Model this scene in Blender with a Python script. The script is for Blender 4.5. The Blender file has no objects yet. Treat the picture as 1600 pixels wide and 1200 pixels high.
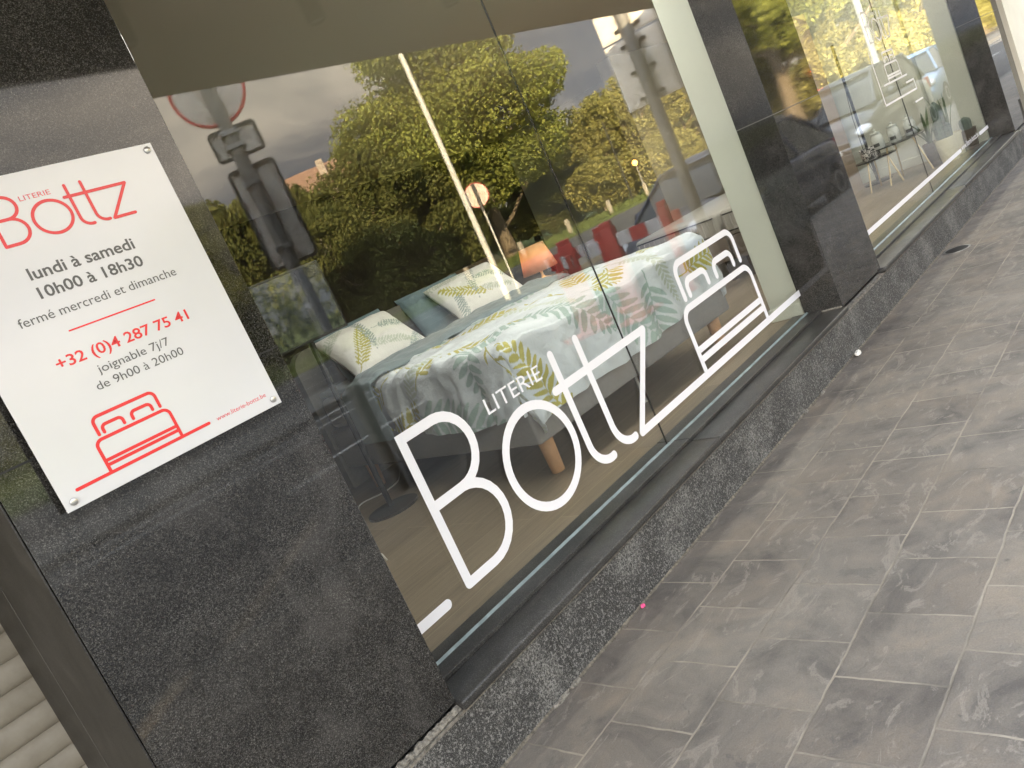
import bpy, bmesh, math, random
import numpy as np
from mathutils import Vector, Matrix, noise as mnoise
R = math.radians
S = bpy.context.scene
COL = S.collection
random.seed(7); rng = np.random.default_rng(7)

# ------------------------------------------------------------------ camera
cam_d = bpy.data.cameras.new('camera'); cam = bpy.data.objects.new('camera', cam_d); COL.objects.link(cam)
cam_d.sensor_width = 36.0; cam_d.lens = 28.287; cam_d.clip_start = 0.05; cam_d.clip_end = 2000
RX = (0.61305737, -0.40589937, 0.67779522); RY = (-0.67870685, 0.16853522, 0.71480968); RZ = (-0.40437317, -0.89824361, -0.17216493)
cam.matrix_world = Matrix(((RX[0], -RX[1], -RX[2], 0), (RY[0], -RY[1], -RY[2], 0), (RZ[0], -RZ[1], -RZ[2], 1.5), (0, 0, 0, 1)))
S.camera = cam

# ------------------------------------------------------------------ exposure, sky, sun
S.view_settings.view_transform = 'Standard'; S.view_settings.look = 'None'
S.view_settings.gamma = 1.0; S.view_settings.use_curve_mapping = False
S.view_settings.exposure = 3.18
S.cycles.max_bounces = 10; S.cycles.transparent_max_bounces = 16; S.cycles.glossy_bounces = 5
S.cycles.diffuse_bounces = 5; S.cycles.sample_clamp_indirect = 6.0
S.cycles.caustics_reflective = False; S.cycles.caustics_refractive = False
SUN_EL, SUN_TRAVEL = R(15), Vector((0.75, -0.66, 0)).normalized()
sun_d = bpy.data.lights.new('sun', 'SUN'); sun = bpy.data.objects.new('sun', sun_d); COL.objects.link(sun)
sun_d.energy = 5.0; sun_d.angle = R(0.5); sun_d.color = (1.0, 0.80, 0.50)
travel = (SUN_TRAVEL * math.cos(SUN_EL) + Vector((0, 0, -math.sin(SUN_EL)))).normalized()
sun.rotation_euler = travel.to_track_quat('-Z', 'Y').to_euler(); sun.location = (-20, 16, 12)
W = bpy.data.worlds.new('World'); S.world = W; W.use_nodes = True
nt = W.node_tree; nt.nodes.clear()
def wn(t, **k):
    n = nt.nodes.new(t)
    for a, v in k.items(): setattr(n, a, v)
    return n
out = wn('ShaderNodeOutputWorld'); mixw = wn('ShaderNodeMixShader')
sky = wn('ShaderNodeTexSky', sky_type='NISHITA', sun_disc=False, sun_elevation=SUN_EL, sun_rotation=math.atan2(-SUN_TRAVEL.x, -SUN_TRAVEL.y))
bg1 = wn('ShaderNodeBackground'); bg1.inputs[1].default_value = 0.06
bg2 = wn('ShaderNodeBackground'); bg2.inputs[1].default_value = 1.0
tc = wn('ShaderNodeTexCoord'); mp = wn('ShaderNodeMapping'); mp.inputs['Scale'].default_value = (1.0, 1.0, 2.6); mp.inputs['Rotation'].default_value = (0.1, -0.22, 0.5)
n1 = wn('ShaderNodeTexNoise'); n1.inputs['Scale'].default_value = 2.3; n1.inputs['Detail'].default_value = 9; n1.inputs['Roughness'].default_value = 0.55; n1.inputs['Distortion'].default_value = 0.5
n2 = wn('ShaderNodeTexNoise'); n2.inputs['Scale'].default_value = 1.5; n2.inputs['Detail'].default_value = 6; n2.inputs['Distortion'].default_value = 0.3
r1 = wn('ShaderNodeValToRGB'); e = r1.color_ramp.elements
e[0].position = 0.36; e[0].color = (0.125, 0.14, 0.17, 1); e[1].position = 0.66; e[1].color = (0.62, 0.54, 0.44, 1)
m_ = r1.color_ramp.elements.new(0.5); m_.color = (0.23, 0.225, 0.225, 1)
r2 = wn('ShaderNodeValToRGB'); r2.color_ramp.elements[0].position = 0.37; r2.color_ramp.elements[1].position = 0.5
L = nt.links.new
sx = wn('ShaderNodeSeparateXYZ'); L(tc.outputs['Generated'], sx.inputs[0])
def rampw(p0, v0, p1, v1):
    n = wn('ShaderNodeMapRange'); n.interpolation_type = 'SMOOTHSTEP'; n.inputs[1].default_value = p0; n.inputs[2].default_value = p1; n.inputs[3].default_value = v0; n.inputs[4].default_value = v1; L(sx.outputs[2], n.inputs[0]); return n.outputs[0]
dt = wn('ShaderNodeVectorMath', operation='DOT_PRODUCT'); L(tc.outputs['Generated'], dt.inputs[0]); dt.inputs[1].default_value = (-SUN_TRAVEL.x, -SUN_TRAVEL.y, .25)
gl_ = wn('ShaderNodeMapRange', interpolation_type='SMOOTHSTEP'); gl_.inputs[1].default_value = -.1; gl_.inputs[2].default_value = 1.; gl_.inputs[3].default_value = 1.; gl_.inputs[4].default_value = 5.; L(dt.outputs['Value'], gl_.inputs[0])
ml_ = wn('ShaderNodeMath', operation='MULTIPLY'); L(rampw(.34, 1.0, .75, 1.7), ml_.inputs[0]); L(gl_.outputs[0], ml_.inputs[1]); L(ml_.outputs[0], bg2.inputs[1])
L(tc.outputs['Generated'], mp.inputs[0]); L(mp.outputs[0], n1.inputs['Vector']); L(mp.outputs[0], n2.inputs['Vector'])
L(n1.outputs[0], r1.inputs[0])
mixc = wn('ShaderNodeMix', data_type='RGBA'); L(rampw(.32, 0., .62, .85), mixc.inputs[0]); L(r1.outputs[0], mixc.inputs[6]); mixc.inputs[7].default_value = (.235, .265, .315, 1); L(mixc.outputs[2], bg2.inputs[0]); L(sky.outputs[0], bg1.inputs[0]); L(n2.outputs[0], r2.inputs[0])
cv_ = wn('ShaderNodeMath', operation='MAXIMUM'); L(r2.outputs[0], cv_.inputs[0]); L(rampw(.30, 1., .5, 0.), cv_.inputs[1]); L(cv_.outputs[0], mixw.inputs[0]); L(bg1.outputs[0], mixw.inputs[1]); L(bg2.outputs[0], mixw.inputs[2]); L(mixw.outputs[0], out.inputs[0])

# ------------------------------------------------------------------ materials
def mat(name, col=(.5, .5, .5), rough=.6, metal=0., var=0., vscale=8., bump=0., bscale=60., spec=.5, coat=0., trans=0., emis=None, estr=0., detail=5., col2=None, sheen=0.):
    m = bpy.data.materials.new(name); m.use_nodes = True; t = m.node_tree; b = t.nodes['Principled BSDF']
    b.inputs['Base Color'].default_value = (*col, 1); b.inputs['Roughness'].default_value = rough; b.inputs['Metallic'].default_value = metal
    b.inputs['Specular IOR Level'].default_value = spec; b.inputs['Coat Weight'].default_value = coat; b.inputs['Coat Roughness'].default_value = .05
    b.inputs['Transmission Weight'].default_value = trans; b.inputs['Sheen Weight'].default_value = sheen
    if emis: b.inputs['Emission Color'].default_value = (*emis, 1); b.inputs['Emission Strength'].default_value = estr
    co = None
    if var or bump:
        co = t.nodes.new('ShaderNodeTexCoord')
    if var:
        n = t.nodes.new('ShaderNodeTexNoise'); n.inputs['Scale'].default_value = vscale; n.inputs['Detail'].default_value = detail; n.inputs['Roughness'].default_value = .62
        cr = t.nodes.new('ShaderNodeValToRGB'); c2 = col2 or tuple(min(1, c * (1 + var)) for c in col)
        cr.color_ramp.elements[0].color = (*[c * (1 - var) for c in col], 1); cr.color_ramp.elements[1].color = (*c2, 1)
        cr.color_ramp.elements[0].position = .32; cr.color_ramp.elements[1].position = .68
        t.links.new(co.outputs['Object'], n.inputs['Vector']); t.links.new(n.outputs[0], cr.inputs[0]); t.links.new(cr.outputs[0], b.inputs['Base Color'])
    if bump:
        n = t.nodes.new('ShaderNodeTexNoise'); n.inputs['Scale'].default_value = bscale; n.inputs['Detail'].default_value = 6
        bp = t.nodes.new('ShaderNodeBump'); bp.inputs['Strength'].default_value = bump; bp.inputs['Distance'].default_value = .01
        t.links.new(co.outputs['Object'], n.inputs['Vector']); t.links.new(n.outputs[0], bp.inputs['Height']); t.links.new(bp.outputs[0], b.inputs['Normal'])
    return m
class NT:
    def __init__(s, m): s.t = m.node_tree; s.b = s.t.nodes['Principled BSDF']; s.co = s.t.nodes.new('ShaderNodeTexCoord').outputs['Object']
    def n(s, ty, ins=None, **k):
        n = s.t.nodes.new(ty)
        for a, v in k.items(): setattr(n, a, v)
        for a, v in (ins or {}).items():
            if isinstance(v, bpy.types.NodeSocket): s.t.links.new(v, n.inputs[a])
            else: n.inputs[a].default_value = v
        return n
    def noise(s, sc, det=5, rough=.6, dist=0, vec=None): return s.n('ShaderNodeTexNoise', {'Vector': vec or s.co, 'Scale': sc, 'Detail': det, 'Roughness': rough, 'Distortion': dist}).outputs[0]
    def ramp(s, f, *st):
        n = s.n('ShaderNodeValToRGB', {0: f}); el = n.color_ramp.elements
        for i, (p, c) in enumerate(st):
            q = el[i] if i < 2 else el.new(p)
            q.position = p; q.color = (*c, 1) if not isinstance(c, (int, float)) else (c, c, c, 1)
        return n.outputs[0]
    def mix(s, f, a, b, bt='MIX'):
        n = s.t.nodes.new('ShaderNodeMix'); n.data_type = 'RGBA'; n.blend_type = bt
        for i, v in ((0, f), (6, a), (7, b)):
            if isinstance(v, bpy.types.NodeSocket): s.t.links.new(v, n.inputs[i])
            else: n.inputs[i].default_value = v if i == 0 else (*v, 1)
        return n.outputs[2]
    def bump(s, h, st=.3, d=.01, nrm=None):
        n = s.n('ShaderNodeBump', {'Height': h, 'Strength': st, 'Distance': d}); s.t.links.new(n.outputs[0], s.b.inputs['Normal'])
    def set(s, a, v): s.t.links.new(v, s.b.inputs[a])

def granite(name, lo, hi, fleck, rough, rspread=.04, stains=False):
    m = mat(name, rough=rough); k = NT(m)
    v1 = k.n('ShaderNodeTexVoronoi', {'Vector': k.co, 'Scale': 520.}).outputs['Color']
    sep = k.n('ShaderNodeSeparateColor', {0: v1}).outputs[0]
    base = k.ramp(sep, (.25, lo), (.8, hi), (.97, fleck))
    big = k.ramp(k.noise(5, 4), (.35, .72), (.7, 1.25))
    c = k.mix(1., base, big, 'MULTIPLY')
    mot = k.ramp(k.noise(230, 3, .75), (.36, .5), (.66, 1.65)); c = k.mix(1., c, mot, 'MULTIPLY')
    if stains:   # salt bloom and splashes, each with a shape of its own
        s1 = k.ramp(k.noise(4.5, 4, .55, 0.), (.47, .04), (.80, .8))
        sp = k.ramp(k.noise(170, 3, .75), (.46, 0.), (.60, 1.))
        f = k.n('ShaderNodeMath', {0: s1, 1: sp}, operation='MULTIPLY').outputs[0]
        c = k.mix(f, c, (.46, .45, .41))
        sp2 = k.ramp(k.noise(120, 2, .7), (.55, 0.), (.63, .8))
        c = k.mix(sp2, c, (.24, .235, .22))
        k.bump(k.noise(160, 4), .5, .004)
    else:
        sm = k.ramp(k.noise(3.2, 5, .6, 1.), (.52, 0.), (.75, .22))
        c = k.mix(sm, c, (.16, .15, .14))
        k.set('Roughness', k.ramp(k.noise(6, 5, .65, .6), (.3, max(.02, rough - rspread)), (.75, rough + rspread * .5)))
    k.set('Base Color', c); return m
M = {}
M['granite'] = granite('granite_polished', (.013, .0125, .0115), (.046, .044, .040), (.095, .092, .085), .045, .05)
M['granite_rough'] = granite('granite_flamed', (.010, .010, .010), (.035, .034, .032), (.16, .16, .15), .65, stains=True)
M['granite_sill'] = granite('granite_sill', (.018, .018, .017), (.045, .043, .040), (.10, .10, .095), .34, .06)
M['granite_dull'] = granite('granite_dull', (.012, .011, .010), (.024, .022, .020), (.05, .05, .045), .5)
M['mortar'] = mat('mortar', (.21, .195, .165), .95, var=.6, vscale=70, bump=.9, bscale=140)
M['silicone'] = mat('silicone', (.20, .25, .25), .35, var=.25, vscale=14)
M['joint'] = mat('dark_joint', (.012, .012, .012), .6)
M['joint_light'] = mat('light_joint', (.15, .145, .13), .8)
M['soffit'] = mat('soffit_paint', (.62, .56, .44), .8, var=.07, vscale=1.2)
M['render'] = mat('cream_render', (.72, .68, .56), .85, var=.06, vscale=2, bump=.1)
M['wall_white'] = mat('white_wall', (.60, .615, .525), .7, var=.02, vscale=2)
M['wall_dark'] = mat('dark_wall', (.05, .042, .034), .8, var=.15, vscale=2)
M['wall_beige'] = mat('beige_wall', (.42, .37, .28), .8, var=.06, vscale=1.5)
M['ceiling_paint'] = mat('ceiling_paint', (.50, .44, .33), .85)
M['panel_brown'] = mat('brown_panel', (.38, .30, .23), .6, var=.06, vscale=2)
M['shutter'] = mat('shutter_paint', (.34, .31, .25), .5, var=.12, vscale=9, col2=(.40, .37, .31))
M['vinyl'] = mat('white_vinyl', (.86, .86, .88), .45)
M['acrylic'] = mat('white_acrylic', (.74, .745, .76), .14, coat=.25, var=.015, vscale=5)
M['red'] = mat('red_print', (.80, .035, .04), .25)
M['red_soft'] = mat('red_print_pale', (.78, .10, .12), .25)
M['grey_print'] = mat('grey_print', (.10, .10, .10), .3)
M['steel'] = mat('brushed_steel', (.55, .54, .52), .32, metal=1.)
M['galv'] = mat('galvanised', (.42, .41, .39), .45, metal=.8, var=.12, vscale=6)
M['sign_back'] = mat('sign_back_alu', (.86, .78, .66), .40, metal=.0, var=.06, vscale=3)
M['sign_rim'] = mat('sign_rim', (.10, .095, .085), .5, metal=.4)
M['pole_white'] = mat('white_pole_paint', (.80, .76, .64), .5)
M['pole_grey'] = mat('grey_pole_paint', (.24, .225, .20), .5, var=.1)
M['black'] = mat('black_metal', (.012, .012, .011), .4)
M['brass'] = mat('brass_leg', (.62, .50, .28), .35, metal=.9)
M['rubber'] = mat('tyre', (.018, .018, .018), .8)
M['rim'] = mat('wheel_rim', (.45, .45, .46), .35, metal=.9)
M['carglass'] = mat('car_glass', (.012, .014, .015), .04, spec=.8)
M['lens'] = mat('headlamp_lens', (.72, .74, .76), .08, coat=1.)
M['plate'] = mat('number_plate', (.70, .67, .62), .4)
M['redlamp'] = mat('red_lens', (.5, .02, .015), .15, coat=1.)
M['trimblack'] = mat('plastic_trim', (.02, .02, .02), .55)
M['chrome'] = mat('chrome', (.75, .75, .74), .12, metal=1.)
M['wood_leg'] = mat('beech_leg', (.52, .30, .15), .45, var=.14, vscale=14)
M['bedcloth'] = mat('grey_upholstery', (.235, .225, .21), .92, var=.05, vscale=40, bump=.3, bscale=500, sheen=.2)
M['mattress'] = mat('mattress_cloth', (.45, .43, .38), .9, bump=.25, bscale=300)
M['boxbrown'] = mat('taupe_boxspring', (.20, .165, .135), .9, bump=.2, bscale=300)
M['piping'] = mat('dark_piping', (.06, .055, .045), .8)
M['teal'] = mat('teal_cotton', (.150, .195, .20), .85, var=.1, vscale=5, bump=.15, bscale=40, sheen=.2)
M['teal_dark'] = mat('slate_cotton', (.15, .215, .24), .85, var=.1, vscale=5, bump=.15, bscale=40)
M['headboard'] = mat('headboard_cloth', (.15, .14, .12), .95, var=.08, vscale=30, bump=.2, bscale=300)
M['walnut'] = mat('dark_walnut', (.055, .032, .022), .4, var=.3, vscale=5)
M['shade'] = mat('lamp_shade', (.80, .42, .26), .9)
M['jar'] = mat('jar_glass', (.60, .63, .58), .12, coat=.4)
M['label_dark'] = mat('jar_label', (.06, .06, .055), .6)
M['smoke'] = mat('smoked_top', (.05, .05, .048), .15)
M['cactus'] = mat('cactus_skin', (.10, .14, .11), .6, var=.3, vscale=30, bump=.4, bscale=80)
M['leaf_in'] = mat('succulent_leaf', (.09, .14, .06), .45, var=.25, vscale=8)
M['pot_dark'] = mat('dark_pot', (.07, .05, .03), .6)
M['pot_cream'] = mat('cream_pot', (.70, .66, .45), .6, var=.08)
M['ceramic_bw'] = None
M['screen'] = mat('screen_glass', (.02, .024, .034), .03, spec=1.)
M['cable'] = mat('white_cable', (.55, .53, .50), .5)
M['bollard'] = mat('wooden_bollard', (.42, .36, .26), .85, var=.2, vscale=9)
M['barrier_red'] = mat('red_plastic', (.55, .035, .03), .45, var=.1, vscale=4)
M['barrier_white'] = mat('white_band', (.72, .70, .68), .45)
M['no_entry_back'] = mat('sign_disc_back', (.80, .66, .52), .5)
M['bark'] = mat('bark', (.20, .155, .10), .95, var=.35, vscale=6, bump=.6, bscale=25)
M['concrete'] = mat('kerb_concrete', (.15, .145, .13), .85, var=.2, vscale=9, bump=.2)
M['asphalt'] = mat('asphalt', (.075, .070, .064), .85, var=.25, vscale=4, bump=.3, bscale=300)
M['roadpaint'] = mat('road_paint', (.42, .41, .37), .7, var=.3, vscale=20)
M['grass'] = mat('grass_ground', (.11, .135, .028), .95, var=.35, vscale=1.5)
M['roof_tile'] = mat('clay_roof', (.42, .24, .14), .8, var=.15, vscale=6)
M['housewall'] = mat('house_wall', (.48, .40, .31), .85, var=.08, vscale=2)
M['paper'] = mat('paper', (.75, .73, .66), .8); M['pink'] = mat('pink_wrapper', (.75, .07, .22), .5)
M['lamp_on'] = mat('sodium_lamp', (1, .6, .25), .5, emis=(1, .36, .05), estr=7.)
M['red_on'] = mat('red_signal', (.8, .05, .02), .5, emis=(1, .10, .04), estr=9.)
M['shade'].node_tree.nodes['Principled BSDF'].inputs['Subsurface Weight'].default_value = 0

# window glass: clear sheet, Fresnel mirror on both faces
def glass_mat():
    m = bpy.data.materials.new('window_glass'); m.use_nodes = True; t = m.node_tree; t.nodes.clear(); N = t.nodes.new
    o = N('ShaderNodeOutputMaterial'); mx = N('ShaderNodeMixShader'); tr = N('ShaderNodeBsdfTransparent'); gl = N('ShaderNodeBsdfGlossy'); fr = N('ShaderNodeFresnel'); ge = N('ShaderNodeNewGeometry'); mr = N('ShaderNodeMapRange')
    gl.inputs['Roughness'].default_value = 0.; tr.inputs[0].default_value = (.955, .965, .955, 1)
    mr.inputs['To Min'].default_value = 1.52; mr.inputs['To Max'].default_value = 1 / 1.52
    t.links.new(ge.outputs['Backfacing'], mr.inputs[0]); t.links.new(mr.outputs[0], fr.inputs[0])
    t.links.new(fr.outputs[0], mx.inputs[0]); t.links.new(tr.outputs[0], mx.inputs[1]); t.links.new(gl.outputs[0], mx.inputs[2]); t.links.new(mx.outputs[0], o.inputs[0])
    return m
M['glass'] = glass_mat()

def pavement_mat():
    m = mat('pavement_slabs', rough=.75); k = NT(m)
    wob = k.n('ShaderNodeTexNoise', {'Vector': k.co, 'Scale': 9., 'Detail': 3.}).outputs['Color']
    off = k.n('ShaderNodeVectorMath', {0: wob, 1: (.5, .5, .5)}, operation='SUBTRACT').outputs[0]
    off = k.n('ShaderNodeVectorMath', {0: off, 3: .014}, operation='SCALE').outputs[0]
    p = k.n('ShaderNodeVectorMath', {0: k.co, 1: off}, operation='ADD').outputs[0]
    p = k.n('ShaderNodeMapping', {'Vector': p, 'Location': (PAVE[0], PAVE[1], 0)}).outputs[0]
    def brick(ms, c1=(0, 0, 0), c2=(1, 1, 1)):
        n = k.n('ShaderNodeTexBrick', {'Vector': p, 'Color1': (*c1, 1), 'Color2': (*c2, 1), 'Mortar': (.5, .5, .5, 1), 'Scale': 1., 'Mortar Size': ms, 'Mortar Smooth': .25, 'Bias': 0., 'Brick Width': .3000, 'Row Height': .3070})
        n.offset = .5; n.offset_frequency = 2; n.squash = 1; return n
    bt = brick(.0042); sep = k.n('ShaderNodeSeparateColor', {0: bt.outputs[0]}).outputs[0]
    slab = k.ramp(sep, (0., (.138, .121, .103)), (.5, (.160, .141, .119)), (1., (.180, .159, .133)))
    cl = k.ramp(k.noise(3.1, 7, .66, .9), (.32, (.58, .59, .62)), (.5, (1., 1., 1.)), (.72, (1.40, 1.33, 1.22)))
    c = k.mix(1., slab, cl, 'MULTIPLY')
    # cleft veins of the slate, running across the walk
    vv = k.n('ShaderNodeMapping', {'Vector': k.co, 'Scale': (2.2, 4.6, 1.), 'Rotation': (0, 0, .35)}).outputs[0]
    vein = k.ramp(k.noise(1.6, 8, .7, 2.2, vv), (.56, 0.), (.61, .62), (.70, .12))
    c = k.mix(vein, c, (.27, .24, .20))
    blot = k.ramp(k.noise(5.2, 6, .72, .5), (.63, 0.), (.65, .5)); c = k.mix(blot, c, (.085, .080, .074))
    wv = k.ramp(k.noise(1.1, 5, .6, 1.), (.45, 0.), (.72, .38)); c = k.mix(wv, c, (.24, .225, .195))
    gum = k.ramp(k.n('ShaderNodeTexVoronoi', {'Vector': k.co, 'Scale': 4.2, 'Randomness': 1.}).outputs['Distance'], (.035, .75), (.06, 0.)); c = k.mix(gum, c, (.075, .070, .066))
    fine = k.ramp(k.noise(210, 3, .7), (.3, .84), (.7, 1.15)); c = k.mix(1., c, fine, 'MULTIPLY')
    mw = k.ramp(k.noise(2.6, 5, .7), (.30, (.10, .09, .075)), (.58, (.30, .265, .21)))
    mf = k.n('ShaderNodeMath', {0: bt.outputs[1], 1: k.ramp(k.noise(16, 4, .7), (.25, .62), (.55, 1.))}, operation='MULTIPLY').outputs[0]
    c = k.mix(mf, c, mw); k.set('Base Color', c)
    h = k.n('ShaderNodeMath', {0: k.noise(22, 8, .7, .8), 1: k.n('ShaderNodeMath', {0: bt.outputs[1], 1: .55}, operation='MULTIPLY').outputs[0]}, operation='SUBTRACT').outputs[0]
    k.bump(h, .6, .010); k.set('Roughness', k.ramp(k.noise(8, 5), (.3, .55), (.7, .85))); return m
PAVE = (-.113 + .3, -.226 + .0, 0)
M['pavement'] = pavement_mat()

def planks_mat():
    m = mat('plank_floor', rough=.38); k = NT(m)
    b = k.n('ShaderNodeTexBrick', {'Vector': k.co, 'Color1': (0, 0, 0, 1), 'Color2': (1, 1, 1, 1), 'Mortar': (.5, .5, .5, 1), 'Scale': 1., 'Mortar Size': .0022, 'Brick Width': 1.4, 'Row Height': .19}); b.offset = .37
    s = k.n('ShaderNodeSeparateColor', {0: b.outputs[0]}).outputs[0]
    base = k.ramp(s, (0., (.19, .148, .102)), (1., (.25, .20, .138)))
    gr = k.noise(1., 6, .7, 1.2, k.n('ShaderNodeMapping', {'Vector': k.co, 'Scale': (2.5, 30., 1.)}).outputs[0])
    c = k.mix(1., base, k.ramp(gr, (.3, .78), (.7, 1.18)), 'MULTIPLY')
    c = k.mix(b.outputs[1], c, (.30, .25, .17)); k.set('Base Color', c); return m
M['planks'] = planks_mat()

def vc_mat(name, attr, rough=.85, sheen=.15, wr=.5, wsc=17):
    m = mat(name, rough=rough, sheen=sheen); k = NT(m)
    a = k.n('ShaderNodeAttribute', attribute_name=attr).outputs['Color']; k.set('Base Color', a)
    k.bump(k.noise(wsc, 6, .6, .4), wr, .02); return m
M['fern_cotton'] = vc_mat('fern_cotton', 'print')
M['pillow_cotton'] = vc_mat('pillow_cotton', 'print', wr=.35)

def leaf_mat(name, c1, c2, tl=.35):
    m = bpy.data.materials.new(name); m.use_nodes = True; t = m.node_tree; t.nodes.clear(); N = t.nodes.new
    o = N('ShaderNodeOutputMaterial'); mx = N('ShaderNodeMixShader'); d = N('ShaderNodeBsdfDiffuse'); tr = N('ShaderNodeBsdfTranslucent'); at = N('ShaderNodeAttribute'); at.attribute_name = 'tone'
    cr = N('ShaderNodeValToRGB'); cr.color_ramp.elements[0].color = (*c1, 1); cr.color_ramp.elements[1].color = (*c2, 1)
    t.links.new(at.outputs['Fac'], cr.inputs[0])
    mx.inputs[0].default_value = tl
    for s in (d, tr): t.links.new(cr.outputs[0], s.inputs[0])
    t.links.new(d.outputs[0], mx.inputs[1]); t.links.new(tr.outputs[0], mx.inputs[2]); t.links.new(mx.outputs[0], o.inputs[0]); return m
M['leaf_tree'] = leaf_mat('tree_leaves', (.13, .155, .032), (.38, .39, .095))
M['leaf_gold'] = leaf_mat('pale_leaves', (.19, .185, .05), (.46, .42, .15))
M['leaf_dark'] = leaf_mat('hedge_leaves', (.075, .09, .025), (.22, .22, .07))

FILL = 4.4  # glow strength of the added ceiling fill panels
# ------------------------------------------------------------------ mesh helpers
class MB:
    def __init__(s): s.v = []; s.f = []
    def add(s, vs, fs):
        o = len(s.v); s.v += [tuple(v) for v in vs]; s.f += [tuple(i + o for i in f) for f in fs]; return s
    def box(s, x0, x1, y0, y1, z0, z1, bev=0.):
        if bev <= 0:
            return s.add([(x, y, z) for x in (x0, x1) for y in (y0, y1) for z in (z0, z1)], [(0, 1, 3, 2), (4, 6, 7, 5), (0, 4, 5, 1), (2, 3, 7, 6), (0, 2, 6, 4), (1, 5, 7, 3)])
        bm = bmesh.new(); bmesh.ops.create_cube(bm, size=1.)
        for v in bm.verts: v.co = Vector(((x0 + x1) / 2 + v.co.x * (x1 - x0), (y0 + y1) / 2 + v.co.y * (y1 - y0), (z0 + z1) / 2 + v.co.z * (z1 - z0)))
        bmesh.ops.bevel(bm, geom=list(bm.edges), offset=bev, segments=3, profile=.5, affect='EDGES')
        return s.bm(bm)
    def bm(s, bm):
        bm.verts.index_update(); s.add([v.co for v in bm.verts], [[v.index for v in f.verts] for f in bm.faces]); bm.free(); return s
    def tube(s, pts, rad, n=10, cap=True):
        pts = [Vector(p) for p in pts]; m = len(pts); rads = rad if isinstance(rad, (list, tuple)) else [rad] * m; vs = []
        prev = None
        for i, p in enumerate(pts):
            d = (pts[min(i + 1, m - 1)] - pts[max(i - 1, 0)]).normalized()
            a = prev if prev is not None else (Vector((0, 0, 1)) if abs(d.z) < .9 else Vector((1, 0, 0)))
            u = (a - d * a.dot(d)).normalized(); w = d.cross(u); prev = u
            for j in range(n): t = 2 * math.pi * j / n; vs.append(p + (u * math.cos(t) + w * math.sin(t)) * rads[i])
        fs = [(i * n + j, i * n + (j + 1) % n, (i + 1) * n + (j + 1) % n, (i + 1) * n + j) for i in range(m - 1) for j in range(n)]
        if cap: fs += [tuple(range(n - 1, -1, -1)), tuple((m - 1) * n + j for j in range(n))]
        return s.add(vs, fs)
    def lathe(s, prof, n=20, c=(0, 0, 0), axis='z'):
        vs = []
        for r, h in prof:
            for j in range(n):
                t = 2 * math.pi * j / n; a, b = r * math.cos(t), r * math.sin(t)
                q = {'z': (a, b, h), 'y': (a, h, b), 'x': (h, a, b)}[axis]; vs.append((c[0] + q[0], c[1] + q[1], c[2] + q[2]))
        m = len(prof); fs = [(i * n + j, i * n + (j + 1) % n, (i + 1) * n + (j + 1) % n, (i + 1) * n + j) for i in range(m - 1) for j in range(n)]
        fs += [tuple(range(n - 1, -1, -1)), tuple((m - 1) * n + j for j in range(n))]
        return s.add(vs, fs)
    def prism(s, poly, y0, y1):     # poly in (x, z), extruded along y
        n = len(poly); return s.add([(x, y0, z) for x, z in poly] + [(x, y1, z) for x, z in poly], [tuple(range(n)), tuple(range(2 * n - 1, n - 1, -1))] + [(i, i + n, (i + 1) % n + n, (i + 1) % n) for i in range(n)])
    def loft(s, secs, close=False, cap=True):
        m, n = len(secs), len(secs[0]); fs = []
        for i in range(m - 1):
            for j in range(n if close else n - 1): fs.append((i * n + j, i * n + (j + 1) % n, (i + 1) * n + (j + 1) % n, (i + 1) * n + j))
        if cap: fs += [tuple(range(n - 1, -1, -1)), tuple((m - 1) * n + j for j in range(n))]
        return s.add([p for sec in secs for p in sec], fs)
    def build(s, name, material, parent=None, smooth=False, fix=True):
        me = bpy.data.meshes.new(name); me.from_pydata(s.v, [], s.f); me.update()
        if fix:
            bm = bmesh.new(); bm.from_mesh(me); bmesh.ops.recalc_face_normals(bm, faces=bm.faces); bm.to_mesh(me); bm.free()
        return link(name, me, material, parent, smooth)
def link(name, me, material, parent=None, smooth=False):
    o = bpy.data.objects.new(name, me); COL.objects.link(o)
    me.materials.clear(); me.materials.append(M[material] if isinstance(material, str) else material)
    if smooth:
        me.polygons.foreach_set('use_smooth', [True] * len(me.polygons))
        if smooth != 'all': me.set_sharp_from_angle(angle=R(38))
    if parent: o.parent = parent
    return o
def tag(o, label, cat, group=None, kind=None):
    o['label'] = label; o['category'] = cat
    if group: o['group'] = group
    if kind: o['kind'] = kind
    return o
def struct(o): o['kind'] = 'structure'; return o
def thing(name, loc, label, cat, group=None, rz=0.):
    o = bpy.data.objects.new(name, None); COL.objects.link(o); o.location = loc; o.rotation_euler = (0, 0, rz); o.empty_display_size = .1
    return tag(o, label, cat, group)
def copy_tree(o, parent=None):
    c = o.copy(); COL.objects.link(c)
    if parent: c.parent = parent
    for ch in list(o.children): copy_tree(ch, c)
    return c
def at(az, t): return (t * math.sin(R(az)), 4.49 - t * math.cos(R(az)))   # compass bearing and distance from the window's far side

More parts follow.
